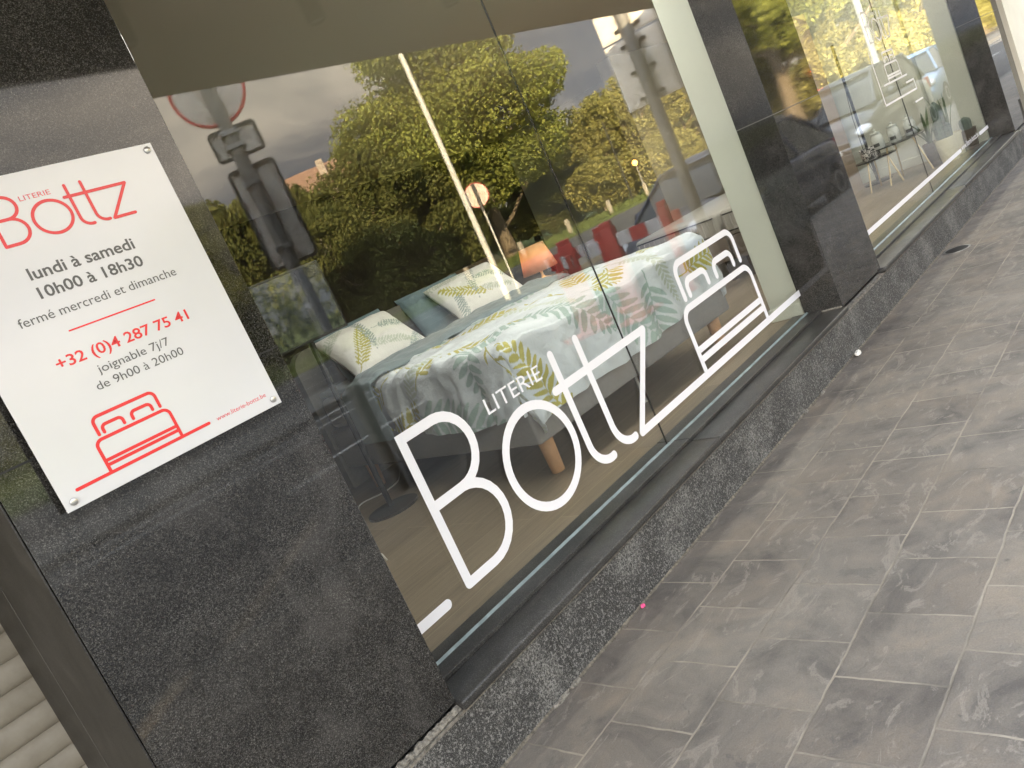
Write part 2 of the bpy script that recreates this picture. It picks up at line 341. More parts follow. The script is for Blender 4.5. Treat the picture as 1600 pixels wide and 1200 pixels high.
# flat stroke ribbons (letters and pictograms), width w, lying in a plane y = const
def ribbon(pts, w, y, th=.0006, rl=True, rr=True):
    h = w / 2; P = [Vector(p) for p in pts]; n = len(P); Lf, Rt = [], []
    for i in range(n):
        a = (P[i] - P[i - 1]).normalized() if i else None; b = (P[i + 1] - P[i]).normalized() if i < n - 1 else None
        d = (a + b).normalized() if a and b else (a or b); nn = Vector((-d.y, d.x)); k = h
        if a and b: k = h / max(.35, nn.dot(Vector((-a.y, a.x))))
        Lf.append(P[i] + nn * k); Rt.append(P[i] - nn * k)
    def capp(p, d, st): return [p + Vector((math.cos(st + math.pi * q / 8), math.sin(st + math.pi * q / 8))) * h for q in range(1, 8)]
    poly = list(Rt)
    if rr: d = (P[-1] - P[-2]); poly += capp(P[-1], d, math.atan2(d.y, d.x) - math.pi / 2)
    poly += Lf[::-1]
    if rl: d = (P[0] - P[1]); poly += capp(P[0], d, math.atan2(d.y, d.x) - math.pi / 2)
    return poly, Lf, Rt
def strokes(mb, lines, w, y, step=.00025):
    for k, pts in enumerate(lines):
        pts = [p for i, p in enumerate(pts) if i == 0 or (Vector(p) - Vector(pts[i - 1])).length > 1e-5]
        yy = y - step * k; closed = len(pts) > 3 and (Vector(pts[0]) - Vector(pts[-1])).length < 1e-6
        if closed:
            c = pts[:-1]; n = len(c); V = []
            for i in range(n):
                a = (Vector(c[i]) - Vector(c[i - 1])).normalized(); b = (Vector(c[(i + 1) % n]) - Vector(c[i])).normalized(); d = (a + b).normalized(); nn = Vector((-d.y, d.x)) * (w / 2)
                V += [Vector(c[i]) + nn, Vector(c[i]) - nn]
            mb.add([(v.x, yy, v.y) for v in V], [(2 * i, 2 * i + 1, (2 * i + 3) % (2 * n), (2 * i + 2) % (2 * n)) for i in range(n)])
        else:
            poly, Lf, Rt = ribbon(pts, w, yy); m = len(Lf)
            vs = [(v.x, yy, v.y) for v in Lf] + [(v.x, yy, v.y) for v in Rt]; mb.add(vs, [(i, i + 1, m + i + 1, m + i) for i in range(m - 1)])
            for p, q in ((pts[0], pts[1]), (pts[-1], pts[-2])):
                d = (Vector(p) - Vector(q)).normalized(); st = math.atan2(d.y, d.x) - math.pi / 2
                arc = [Vector(p) + Vector((math.cos(st + math.pi * j / 10), math.sin(st + math.pi * j / 10))) * (w / 2) for j in range(11)]
                mb.add([(v.x, yy, v.y) for v in arc], [tuple(range(11))])
def arc(cx, cz, r, a0, a1, n=14): return [(cx + r * math.cos(R(a0 + (a1 - a0) * i / n)), cz + r * math.sin(R(a0 + (a1 - a0) * i / n))) for i in range(n + 1)]
def text_mesh(s, x0, z0, width, height, y, bold=0., align='L'):
    cu = bpy.data.curves.new('t', 'FONT'); cu.body = s; cu.size = 1.; cu.offset = bold; cu.resolution_u = 3
    o = bpy.data.objects.new('t', cu); COL.objects.link(o); dg = bpy.context.evaluated_depsgraph_get(); dg.update()
    me = bpy.data.meshes.new_from_object(o.evaluated_get(dg)); bpy.data.objects.remove(o); bpy.data.curves.remove(cu)
    n = len(me.vertices); co = np.empty(n * 3); me.vertices.foreach_get('co', co); co = co.reshape(-1, 3)
    mn, mx = co.min(0), co.max(0); sx = width / (mx[0] - mn[0]); capz = .727    # capital height of the face
    sz = height / capz
    vs = [(x0 + (c[0] - mn[0]) * sx, y, z0 + c[1] * sz) for c in co]; fs = [list(p.vertices) for p in me.polygons]; bpy.data.meshes.remove(me); return vs, fs

# the shop's name and its bed pictogram as strokes (x, z); tx(x,z) places and scales them
def name_lines(tx, foot=True):
    B1 = [(1.543, .443), (1.543, 1.012), (1.70, 1.012)] + arc(1.697, .8785, .1335, 90, -90)[1:]
    B3 = [(1.70, .745), (1.543, .745)]
    B2 = [(1.70, .745)] + arc(1.689, .594, .151, 88, -90)[1:] + [(1.543, .443)]
    O = arc(2.126, .647, .203, 0, 360, 48); O[-1] = O[0]
    T1 = [(2.391, .972)] + [(2.391, .55)] + arc(2.497, .55, .106, 180, 278, 12)[1:]
    T2 = [(2.573, .972)] + [(2.573, .55)] + arc(2.680, .55, .106, 180, 278, 12)[1:]
    Z = [[(2.333, .832), (3.045, .832)], [(3.045, .832), (2.745, .437)]]
    if foot: Z.append([(2.745, .437), (foot, .437)])
    return [[tx(*p) for p in l] for l in [B1, B2, B3, O, T1, T2] + Z]
def bed_lines(tx):
    body = [(3.401, .437), (3.401, .715)] + arc(3.469, .715, .068, 180, 90, 8) + arc(4.118, .715, .068, 90, 0, 8) + [(4.186, .437)]
    body = [(x, z + .0 if z < .5 else z + .0) for x, z in body]
    head = [(3.470, .832), (3.470, .95)] + arc(3.532, .95, .062, 180, 90, 8) + arc(4.065, .95, .062, 90, 0, 8) + [(4.127, .832)]
    p1 = [(3.525, .835), (3.525, .868)] + arc(3.567, .868, .042, 180, 90, 6) + arc(3.694, .868, .042, 90, 0, 6) + [(3.736, .835)]
    p2 = [(3.832, .835), (3.832, .868)] + arc(3.874, .868, .042, 180, 90, 6) + arc(4.002, .868, .042, 90, 0, 6) + [(4.044, .835)]
    return [[tx(*p) for p in l] for l in [body, head, p1, p2, [(3.401, .568), (4.186, .568)], [(3.401, .519), (4.186, .519)]]]

# ------------------------------------------------------------------ setting: ground
PF = 2.02; YG = 2.245; FL = .285; KERB = -.55; RZD = -.12
struct(MB().box(-14, 70, KERB, 2.6, -.3, 0.).build('pavement', 'pavement'))
mb = MB()
for i in range(84): mb.box(-14 + i + .004, -13 + i - .004, KERB - .15, KERB - .002, -.3, .0, .012)
tag(mb.build('kerb', 'concrete'), 'pale concrete kerb between pavement and road', 'kerb'); bpy.data.objects['kerb']['kind'] = 'structure'
struct(MB().box(-60, 260, -21.8, KERB - .15, -.5, RZD).build('road', 'asphalt'))
struct(MB().box(-400, 700, -900, 400, -1.2, -.31).build('ground', 'grass'))
struct(MB().box(-60, 260, -34, -21.8, -.5, 0.).build('verge', 'grass'))
mb = MB()
for y, w in ((-20.6, .14), (-18.1, .14), (-7.0, .12), (-7.9, .12), (-11.6, .12)): mb.box(-40, 200, y - w / 2, y + w / 2, RZD - .01, RZD + .004)
for i in range(40): mb.box(-38 + 6 * i, -35.4 + 6 * i, -4.25, -4.13, RZD - .01, RZD + .004)
for i in range(40): mb.box(-38 + 6 * i, -35.4 + 6 * i, -14.75, -14.63, RZD - .01, RZD + .004)
struct(mb.build('road_markings', 'roadpaint'))
struct(MB().box(-40, 200, -11.2, -8.3, -.4, 0.).build('traffic_island', 'concrete'))
# rough grass tufts along the verge
mb = MB()
vs = []; fs = []
for i in range(9000):
    x = rng.uniform(8, 75); y = -22.2 - rng.gamma(1.2, 1.6); h = rng.uniform(.08, .32); a = rng.uniform(0, 6.28); w = rng.uniform(.02, .06); q = rng.normal(0, .08, 2); o = len(vs)
    vs += [(x - w * math.cos(a), y - w * math.sin(a), 0), (x + w * math.cos(a), y + w * math.sin(a), 0), (x + q[0], y + q[1], h)]; fs.append((o, o + 1, o + 2))
mb.add(vs, fs); g = mb.build('grass', 'grass', fix=False); tag(g, 'sunlit rough grass on the verge across the road', 'grass', kind='stuff')

# ------------------------------------------------------------------ setting: the shop building
shop = thing('shop_building', (0, 0, 0), 'shop front of dark polished granite pillars and big display windows', 'shop')
def pillar(x0, x1, zj, nm='pillar'):
    p = MB().box(x0, x1, PF, 2.62 if x0 < 1 else 2.2595, .285, 3.17, .0015).build(nm, 'granite', shop)
    return p
def groove(x0, x1, y0, y1, z, par, mtl='joint_light'): return MB().box(x0, x1, y0, y1, z - .0025, z + .0025).build('joint', mtl, par)
p1 = pillar(.395, 1.157, 1.473); p2 = pillar(4.668, 5.41, 1.473); p3 = pillar(10.13, 11.05, 1.52); p0 = MB().box(-3.4, -2.6, PF, 2.62, .285, 3.17, .0015).build('pillar', 'granite', shop)
for p, a, b, z in ((p1, .395, 1.157, 1.473), (p2, 4.668, 5.41, 1.488), (p3, 10.13, 11.05, 1.52)):
    groove(a - .0006, b + .0006, PF - .0006, 2.2585, z, p, 'joint' if p is p1 else 'joint_light')
MB().box(.3882, .3888, 2.494, 2.497, .29, 3.19).build('joint', 'joint_light', p1)
MB().box(.389, .3935, PF + .004, 2.786, .05, 3.2, .001).build('reveal_slab', 'granite_dull', shop)
# jamb that closes the shutter recess
MB().box(.395, .62, 2.63, 2.85, .0, 3.3).build('jamb', 'granite', shop)
# plinth and sills
mb = MB()
for a, b in ((.395, 1.62), (1.623, 3.22), (3.223, 4.02), (4.023, 5.95), (5.953, 7.9), (7.903, 9.9), (9.903, 11.05)): mb.box(a, b, PF, 2.6, -.1, .243)
mb.build('plinth', 'granite_rough', shop)
mb = MB()
xs = np.linspace(.395, 11.05, 90)
secs = []
for x in xs:
    j = .004 * mnoise.noise(Vector((x * 9, 3, 1))) ; secs.append([(x, PF - .009 + j, .240), (x, PF - .012 + j, .252 + j), (x, PF + .03, .254), (x, PF + .03, .238)])
mb.loft(secs, close=True); mb.build('mortar_bed', 'mortar', shop, True)
def sill(x0, x1, name='sill'):
    s = MB().box(x0, x1, 1.992, 2.150, .2525, .2855, .008).build(name, 'granite_sill', shop, True)
    MB().box(x0, x1, 2.1515, 2.34, .2525, .2985, .002).build('upstand', 'granite_sill', s)
    return s
sill(1.159, 2.93); sill(2.933, 4.666); sill(5.412, 7.7); sill(7.703, 10.128)
# crumbly mortar under the first pillar
secs = []
for i in range(150):
    x = .397 + i * .0051; q1 = mnoise.fractal(Vector((x * 26, 1, 0)), 1., 2., 4); q2 = mnoise.fractal(Vector((x * 40, 5, 0)), 1., 2., 3); r = .005 + .007 * q1; hh = .270 + .008 * q2
    secs.append([(x, PF + .004, .2555), (x, PF - .004 - r * .8, .2555), (x, PF - .006 - r, .260 + .003 * q2), (x, PF - .004 - r * .4, hh), (x, PF + .004, hh + .004)])
MB().loft(secs, close=True).build('mortar_joint', 'mortar', p1, True)
mb = MB()
for i in range(26):
    x = 4.67 + i * .0085 * 1.0; y = 2.03 + i * .0048; bm = bmesh.new(); bmesh.ops.create_icosphere(bm, subdivisions=1, radius=.006)
    for v in bm.verts: v.co = v.co * (1 + .5 * mnoise.noise(v.co * 90 + Vector((i, 2, 0)))) + Vector((4.664, y, .288))
    mb.bm(bm)
mb.build('mortar_crumbs', 'mortar', p2, True)
# display windows
def window(x0, x1, xj, nm):
    w = bpy.data.objects.new('display_window', None); COL.objects.link(w); w.parent = shop
    MB().box(x0 + .001, xj - .002, YG, YG + .010, .300, 2.95).build('pane', 'glass', w)
    MB().box(xj + .002, x1 - .001, YG, YG + .010, .300, 2.95).build('pane', 'glass', w)
    MB().box(xj - .0017, xj + .0017, YG + .001, YG + .009, .300, 2.95).build('pane_joint', 'joint', w)
    mb = MB(); xs = np.linspace(x0, x1, 160); secs = []
    for x in xs:
        j = .003 * mnoise.noise(Vector((x * 16, 7, 1))) + .0015 * mnoise.noise(Vector((x * 60, 2, 1))); secs.append([(x, YG - .0005, .297), (x, YG - .009 + j * .6, .2988), (x, YG - .0005, .3075 + .3 * j)])
    mb.loft(secs, close=True); mb.build('seal', 'silicone', w)
    MB().box(x0, x1, YG - .02, YG + .03, 2.951, 3.0).build('head_frame', 'black', w)
    return w
win1 = window(1.158, 4.667, 2.888, 'w1'); win2 = window(5.411, 10.129, 7.72, 'w2')
# vinyl lettering on the glass
ID = lambda x, z: (x, z)
mb = MB(); strokes(mb, name_lines(ID, 4.667), .0375, YG - .0008); strokes(mb, [[(1.16, .437), (1.424, .437)]], .0375, YG - .0008)
mb.build('shop_name_lettering', 'vinyl', win1, fix=False)
mb = MB(); strokes(mb, bed_lines(ID), .034, YG - .0045); mb.build('bed_emblem', 'vinyl', win1, fix=False)
mb = MB(); mb.add(*text_mesh('LITERIE', 1.953, .908, .345, .066, YG - .0008)); mb.build('literie_lettering', 'vinyl', win1, fix=False)
SC = .443; T2 = lambda x, z: (7.385 + (x - 1.543) * SC, 1.676 + (z - .426) * SC)
mb = MB(); strokes(mb, name_lines(T2, False), .0165, YG - .0008); mb.build('shop_name_lettering', 'vinyl', win2, fix=False)
mb = MB(); mb.add(*text_mesh('LITERIE', T2(1.953, 0)[0], T2(0, .908)[1], .345 * SC, .066 * SC, YG - .0008)); mb.build('literie_lettering', 'vinyl', win2, fix=False)
T3 = lambda x, z: (7.53 + (x - 3.395) * .462, 1.325 + (z - .437) * .44)
mb = MB(); strokes(mb, bed_lines(T3) + [[(7.372, 1.325), (8.03, 1.325)]], .0165, YG - .0008); mb.build('bed_emblem', 'vinyl', win2, fix=False)
mb = MB(); strokes(mb, [[(7.265, 1.62), (7.265, 1.173), (8.18, 1.173), (8.18, 1.258)], [(8.18, 1.262), (7.95, 1.262)], [(8.03, 1.072), (8.262, 1.072)]], .017, YG - .0008)
mb.build('drawn_outline', 'vinyl', win2, fix=False)
mb = MB(); strokes(mb, [[(5.413, .43), (8.89, .43)], [(9.72, .43), (10.128, .43)]], .036, YG - .0008); mb.build('base_line', 'vinyl', win2, fix=False)
mb = MB(); mb.add(*text_mesh('www.literie-bottz.be', 8.935, .417, .735, .058, YG - .0008)); mb.build('web_lettering', 'vinyl', win2, fix=False)
# canopy, upper walls and roof
MB().box(-5.9, 11.05, .19, 2.6, 2.97, 3.18).build('canopy', 'soffit', shop)
MB().box(-5.9, 1.1, PF - .1, 10.5, 3.182, 4.6).build('shade_parapet', 'render', shop)  # unseen; its taller step is shaped to keep sun off the sign plates
MB().box(1.102, 11.05, PF - .05, 10.6, 3.182, 3.34).build('flat_roof', 'concrete', shop)
tb_ = thing('hedge_shade_block', (-24, 2.0, 0), 'unseen tall block added left of the shop to shade the hedges', 'sun blocker')  # unseen block added to keep the low sun off the left hedges
MB().box(-22, 16.9, .02, 4.4, -.1, 15.6).build('wall', 'render', tb_); MB().box(-22.2, 17.1, -.2, 4.6, 15.602, 15.9).build('roof', 'concrete', tb_)
for k in range(8):
    for j in range(5):
        f = MB().box(-20 + 4.6 * k, -17.8 + 4.6 * k, -.02, .018, 1.6 + 3.1 * j, 3.3 + 3.1 * j).build('window', 'wall_white', tb_); MB().box(-19.9 + 4.6 * k, -17.9 + 4.6 * k, -.04, -.022, 1.7 + 3.1 * j, 3.2 + 3.1 * j).build('pane', 'carglass', f)
# shop interior shell
MB().box(.63, 11.0, 2.342, 9.0, .1, FL).build('shop_floor', 'planks', shop)
MB().box(.63, 11.0, 2.63, 9.0, 2.86, 2.96).build('shop_ceiling', 'ceiling_paint', shop)
MB().box(.5, .625, 2.86, 9.0, .1, 2.95).build('side_wall', 'wall_dark', shop)
MB().box(.63, 10.14, 8.6, 8.9, FL, 2.858).build('back_wall', 'wall_dark', shop)
MB().box(8.6, 10.14, 5.3, 5.5, FL, 2.858).build('partition_wall', 'wall_beige', shop)
MB().box(10.15, 10.4, 2.63, 9.0, FL, 2.858).build('end_wall', 'wall_white', shop)
# white lining of the pillars inside the glass
pl = MB().box(4.69, 5.39, 2.262, 2.478, FL, 2.95, .003).build('pillar_lining', 'wall_white', shop); MB().box(4.68, 5.40, 2.27, 2.490, FL + .002, FL + .085, .003).build('skirting_board', 'wall_white', pl)
pl = MB().box(10.10, 10.148, 2.262, 2.70, FL, 2.95, .003).build('pillar_lining', 'wall_white', shop)
MB().box(10.0, 10.148, 2.705, 2.80, FL, 2.858, .003).build('wall_pier', 'wall_white', shop)
MB().box(10.128, 10.148, 2.81, 5.2, FL + .002, FL + .10, .003).build('skirting_board', 'wall_white', shop)
MB().box(8.55, 9.78, 3.52, 3.62, FL, 2.35, .004).build('display_panel', 'panel_brown', shop)
MB().box(9.30, 9.304, 3.514, 3.519, FL, 2.35).build('display_panel_joint', 'joint', shop)
# roller shutter in the recess on the left
sh = bpy.data.objects.new('roller_shutter', None); COL.objects.link(sh); sh.parent = shop
mb = MB(); prof = []
z = 0.02
while z < 2.9:
    for i in range(9): a = math.pi * i / 8; prof.append((2.80 - .013 * math.sin(a) ** .6, z + .076 * i / 8 * 1.))
    prof.append((2.803, z + .0775)); z += .079
mb.loft([[(x, y, zz) for y, zz in prof] for x in (-2.6, .396)], cap=False); mb.build('slats', 'shutter', sh, True, fix=False)
for i, lb in enumerate(('small round canopy downlight nearest the plaque pillar', 'middle one of three small canopy downlights', 'small canopy downlight farthest from the plaque pillar')):
    t = thing('canopy_downlight', (1.82 + i, 1.32, 2.97), lb, 'downlight', 'downlights under the canopy'); MB().lathe([(.05, -.001), (.05, -.15), (.044, -.165), (.040, -.15)], 20).build('housing', 'black', t, True); MB().lathe([(.039, -.152), (.030, -.158)], 16).build('glass', 'lens', t, True)
# neighbouring house
nb = thing('neighbouring_house', (11.052, 0, 0), 'cream rendered house front beyond the last granite pillar', 'house')
MB().box(0.003, 26, PF - .05, 10, -.1, 7.0).build('wall', 'render', nb); MB().box(-.1, 26.1, PF - .3, 10.2, 7.002, 7.2).build('roof', 'roof_tile', nb)
MB().box(0.004, 26, PF - .075, PF - .052, -.05, .5).build('plinth', 'concrete', nb)
for k in range(10):
    f = MB().box(1.6 + 2.4 * k, 2.8 + 2.4 * k, PF - .09, PF - .053, 1.0, 2.5).build('window', 'wall_white', nb); MB().box(1.7 + 2.4 * k, 2.7 + 2.4 * k, PF - .11, PF - .092, 1.1, 2.4).build('pane', 'carglass', f)

# ------------------------------------------------------------------ opening hours plaque
PY = 1.985
pq = thing('sign_plaque', (.78, PY, 1.333), 'white acrylic plaque with red and grey opening hours lettering on granite pillar', 'sign')
def local(mb, o): mb.v = [(x - o.location.x, y - o.location.y, z - o.location.z) for x, y, z in mb.v]; return mb
local(MB().box(.488, 1.073, PY, PY + .006, 1.333, 2.072, .0012), pq).build('panel', 'acrylic', pq)
YT = PY - .0006
SP = .216; TP = lambda x, z: (.645 + (x - 1.543) * .2103, 1.918 + (z - .443) * .1897)
mb = MB(); strokes(mb, name_lines(TP, 3.0), .0074, YT, .00008); local(mb, pq).build('shop_name_lettering', 'red', pq, fix=False)
mb = MB(); mb.add(*text_mesh('LITERIE', .718, 2.007, .070, .0122, YT)); local(mb, pq).build('literie_lettering', 'red_soft', pq, fix=False)
for args, nm in ((('lundi à samedi', .657, 1.834, .252, .0285, YT, .018), 'weekday_lettering'), (('10h00 à 18h30', .657, 1.789, .252, .0275, YT, .018), 'hours_lettering'), (('fermé mercredi et dimanche', .588, 1.741, .385, .0225, YT), 'closing_days_lettering'), (('joignable 7j/7', .691, 1.588, .182, .021, YT), 'reachable_lettering'), (('de 9h00 à 20h00', .670, 1.553, .224, .021, YT), 'phone_hours_lettering')):
    mb = MB(); mb.add(*text_mesh(*args)); local(mb, pq).build(nm, 'grey_print', pq, fix=False)
mb = MB(); mb.add(*text_mesh('+32 (0)4 287 75 41', .616, 1.629, .333, .0265, YT, .016)); local(mb, pq).build('phone_lettering', 'red', pq, fix=False)
mb = MB(); strokes(mb, [[(.677, 1.702), (.890, 1.702)]], .0038, YT); local(mb, pq).build('divider_line', 'red', pq, fix=False)
TB = lambda x, z: (.607 + (x - 3.395) * .2335, 1.371 + (z - .437) * .2265)
mb = MB(); strokes(mb, bed_lines(TB) + [[(.527, 1.371), (.866, 1.371)]], .0078, YT, .00008); local(mb, pq).build('bed_emblem', 'red', pq, fix=False)
mb = MB(); mb.add(*text_mesh('www.literie-bottz.be', .889, 1.366, .150, .0122, YT)); local(mb, pq).build('web_lettering', 'red_soft', pq, fix=False)
for x, z in ((1.055, 2.055), (.506, 2.055), (.509, 1.351), (1.053, 1.351)):
    local(MB().lathe([(.0085, -.004), (.0085, -.001), (.0078, .0)][::-1] and [(.0072, -.0045), (.0085, -.0035), (.0085, 0.), (.006, .0), (.006, .034)], 20, (x, PY, z), 'y'), pq).build('standoff_screw', 'steel', pq, True)

# ------------------------------------------------------------------ litter and cover on the pavement
def blob(name, c, sz, m, label, cat, seed, grp=None):
    bm = bmesh.new(); bmesh.ops.create_icosphere(bm, subdivisions=2, radius=1)
    for v in bm.verts: v.co = Vector((v.co.x * sz[0], v.co.y * sz[1], max(-.2, v.co.z) * sz[2])) * (1 + .45 * mnoise.noise(v.co * 1.7 + Vector((seed, 0, 0))))
    mb = MB().bm(bm); o = mb.build(name, m); o.location = c; return tag(o, label, cat, grp)
blob('paper_scrap', (4.56, 1.985, .012), (.035, .016, .02), 'paper', 'crumpled white paper scrap at the foot of the plinth by the second pillar', 'litter', 3)
blob('sweet_wrapper', (2.045, 2.0, .006), (.011, .008, .010), 'pink', 'tiny pink wrapper lying against the plinth', 'litter', 5)
for i, (x, s, lb) in enumerate(((1.60, .030, 'yellowish mortar lump at the plinth foot, nearest the pink wrapper'), (1.515, .045, 'long yellowish mortar strip at the plinth foot left of the pink wrapper'), (4.02, .03, 'pale mortar sliver at the plinth foot below the bed emblem'), (3.78, .025, 'small pale mortar sliver at the plinth foot before the z of the lettering'))):
    blob('mortar_lump', (x, 2.012, .004), (s, .012, .012), 'mortar', lb, 'mortar lump', 9 + i, 'mortar lumps along the plinth')
gv, gf = [], []
for i in range(2600):
    x = rng.uniform(.9, 11.); y = PF - .001 - rng.gamma(1.1, .006); r = rng.uniform(.0012, .0042); a = rng.uniform(0, 6.28); o = len(gv)
    gv += [(x + r * math.cos(a + k * 2.094), y - abs(r * .6 * math.sin(a + k * 2.094)), .0005) for k in range(3)] + [(x, y - r * .3, r * 1.1)]; gf += [(o, o + 1, o + 3), (o + 1, o + 2, o + 3), (o + 2, o, o + 3)]
M['grit'] = mat('grit', (.13, .115, .09), .95, var=.6, vscale=60)
tag(MB().add(gv, gf).build('grit', 'grit', fix=False), 'dark grit and dirt gathered along the foot of the plinth', 'grit', kind='stuff')
secs = []
for i in range(1200):
    x = .4 + i * .0088; q1 = mnoise.fractal(Vector((x * 11, 1, 4)), 1., 2., 4); secs.append([(x, PF + .002, .0), (x, PF - .005 - .007 * max(-.4, q1), .0006), (x, PF - .0005, .007 + .006 * q1), (x, PF + .002, .008)])
MB().loft(secs, close=True).build('dirt_joint', 'grit', shop, True)
cv = thing('valve_cover', (6.62, 1.90, 0), 'small round iron valve cover set in the paving by the second window', 'manhole cover')
MB().lathe([(.095, 0), (.095, .003), (.083, .003)], 32).build('ring', 'galv', cv); MB().lathe([(.080, .0), (.080, .004), (.012, .005)], 32).build('lid', 'black', cv)

# ------------------------------------------------------------------ fern print (numpy colour pattern for the cotton)
def fern_print(U, V, seed, n, area, scale=1., base=(.60, .645, .66), kinds=None):
    r = np.random.default_rng(seed); C = np.empty(U.shape + (3,)); C[:] = base
    cols = {'olive': (.40, .37, .075), 'sage': (.34, .44, .39), 'pale': (.48, .53, .43), 'grey': (.30, .36, .34)}
    (u0, u1), (v0, v1) = area
    for i in range(n):
        kd = kinds[i % len(kinds)] if kinds else ('pale', 'sage', 'olive', 'olive', 'sage', 'stem')[i % 6]
        g = int(math.ceil(math.sqrt(n))); cx = u0 + (u1 - u0) * ((i * .61803 + r.uniform(-.04, .04)) % 1); cy = v0 + (v1 - v0) * ((i + .5) / n + r.uniform(-.04, .04)); a = r.uniform(0, 6.283)
        Lg = scale * r.uniform(.55, .8); bend = r.uniform(-.5, .5)
        dx, dy = U - cx, V - cy; near = dx * dx + dy * dy < (Lg * 1.0) ** 2
        if not near.any(): continue
        s = dx[near] * math.cos(a) + dy[near] * math.sin(a) + Lg / 2; t = -dx[near] * math.sin(a) + dy[near] * math.cos(a)
        t = t - bend * (s - Lg / 2) ** 2 / Lg
        inr = (s > 0) & (s < Lg); sn = np.clip(s / Lg, 0, 1)
        m = inr & (np.abs(t) < .0045 * scale * (1.1 - sn))
        if kd == 'stem':
            sp = .17 * scale; col = cols['olive']; wmax = .085 * scale
        else:
            sp = (.058 if kd == 'sage' else .046 if kd == 'olive' else .036) * scale; col = cols[kd]; wmax = (.15 if kd == 'sage' else .11 if kd == 'olive' else .07) * scale
        ang = R(58 if kd != 'stem' else 42); s0 = s - np.abs(t) / math.tan(ang); side = (t > 0) * .5
        q = s0 / sp + side; k = np.floor(q); ph = (q - k - .5) * sp; sn0 = np.clip((k + .5 - side) * sp / Lg, 0, 1)
        ll = wmax * np.clip(np.sin(np.pi * (sn0 * .86 + .14)) ** .7, .05, 1); av = np.abs(t) / math.sin(ang) / ll
        wd = (.40 * sp if kd != 'stem' else .014 * scale) * np.sqrt(np.clip(1 - (2 * av - 1) ** 2 * (1 if kd == 'stem' else .82), 0, 1)) * (av < 1) * (1 - .35 * av ** 2)
        m |= inr & (np.abs(ph) < wd) & (sn0 > .12)
        idx = np.argwhere(near)[m]; C[idx[:, 0], idx[:, 1]] = np.array(col) * r.uniform(.88, 1.12)
    return C
def fbm(P, sc, oct=3, off=0.): return np.array([mnoise.fractal(Vector((p[0] * sc + off, p[1] * sc, off)), 1., 2., oct) for p in P.reshape(-1, 2)]).reshape(P.shape[:-1])
def grid_mesh(name, X, Y, Z, material, parent=None, colour=None):
    n, m = X.shape; me = bpy.data.meshes.new(name); co = np.stack([X, Y, Z], -1).reshape(-1, 3).astype(np.float32)
    a = (np.arange(n - 1)[:, None] * m + np.arange(m - 1)[None]).reshape(-1); F = np.stack([a, a + m, a + m + 1, a + 1], -1).astype(np.int32)
    me.vertices.add(len(co)); me.vertices.foreach_set('co', co.reshape(-1)); nf = len(F); me.loops.add(nf * 4); me.loops.foreach_set('vertex_index', F.reshape(-1)); me.polygons.add(nf)
    me.polygons.foreach_set('loop_start', np.arange(nf, dtype=np.int32) * 4); me.update(calc_edges=True)
    if colour is not None:
        at_ = me.color_attributes.new('print', 'FLOAT_COLOR', 'POINT'); at_.data.foreach_set('color', np.concatenate([colour.reshape(-1, 3), np.ones((n * m, 1))], 1).astype(np.float32).reshape(-1))
    return link(name, me, material, parent, 'all')

# ------------------------------------------------------------------ the display bed.  local axes: u across (0..1.78), v from foot (0) to head (2.02)
BX, BY, BA = 2.665, 2.800, R(-4.6); BW, BL = 1.89, 2.03
ZT = 1.055; ZD = FL
bed = thing('display_bed', (BX, BY, FL), 'grey upholstered boxspring bed on beech legs behind the first window', 'bed', rz=BA)
MB().box(0, BW / 2 - .002, 0, BL, .195, .475, .02).build('boxspring', 'bedcloth', bed, True); MB().box(BW / 2 + .002, BW, 0, BL, .195, .475, .02).build('boxspring', 'bedcloth', bed, True)
MB().box(.015, BW - .015, .02, BL - .01, .478, .70, .05).build('mattress', 'mattress', bed, True)
for u, v in ((.11, .09), (BW - .11, .09), (.11, BL - .12), (BW - .11, BL - .12)):
    MB().lathe([(.034, 0), (.036, .004), (.043, .18), (.043, .194)], 24, (u, v, 0)).build('leg', 'wood_leg', bed, True)
MB().tube([(BW / 2, .12, 0), (BW / 2, .12, .194)], .012).lathe([(.022, 0), (.02, .012)], 12, (BW / 2, .12, 0)).build('support_foot', 'galv', bed, True)
hb = MB()
poly = [(-.02, .05), (BW + .02, .05), (BW + .02, .93)] + [(BW + .02 - .12 + .12 * math.cos(R(a)), .93 + .12 * math.sin(R(a))) for a in range(10, 91, 10)] + [(.10 - .12 * math.sin(R(a)), .93 + .12 * math.cos(R(a))) for a in range(0, 91, 10)]
hb.prism(poly, BL + .01, BL + .10); hb.build('headboard', 'headboard', bed)

def drape(U, V, top, ru, rv, rad=.07, flare=.10, inset=0.):
    """cloth lying on a box of size BW x BL: U, V are distances along the cloth; beyond an edge the cloth bends down."""
    def edge(over):   # horizontal travel and drop past an edge
        q = np.clip(over, 0, None); arc_ = rad * math.pi / 2; th = np.clip(q / rad, 0, math.pi / 2)
        hor = rad * np.sin(th); dr = rad * (1 - np.cos(th)) + np.clip(q - arc_, 0, None) * .985
        return hor + np.clip(q - arc_, 0, None) * flare, dr
    hl, dl = edge(-(U - rad)); hr, dr_ = edge(U - (BW - rad)); hf, df = edge(-(V - rad))
    X = np.clip(U, rad, BW - rad) - hl + hr; Yc = np.clip(V, rad, BL + 9) - hf
    drop = np.maximum(np.maximum(dl, dr_), df) + .18 * np.minimum(np.maximum(dl, dr_), df)
    both = np.minimum(np.maximum(dl, dr_), df)
    X = X - np.where(dl > dr_, 1, -1) * both * -.16; Yc = Yc + both * .10
    return X, Yc, top - drop, np.maximum(np.maximum(dl, dr_), df)
nu, nv = 520, 440
u = np.linspace(-.36, BW + .33, nu); v = np.linspace(-.42, 1.34, nv); U, V = np.meshgrid(u, v, indexing='ij')
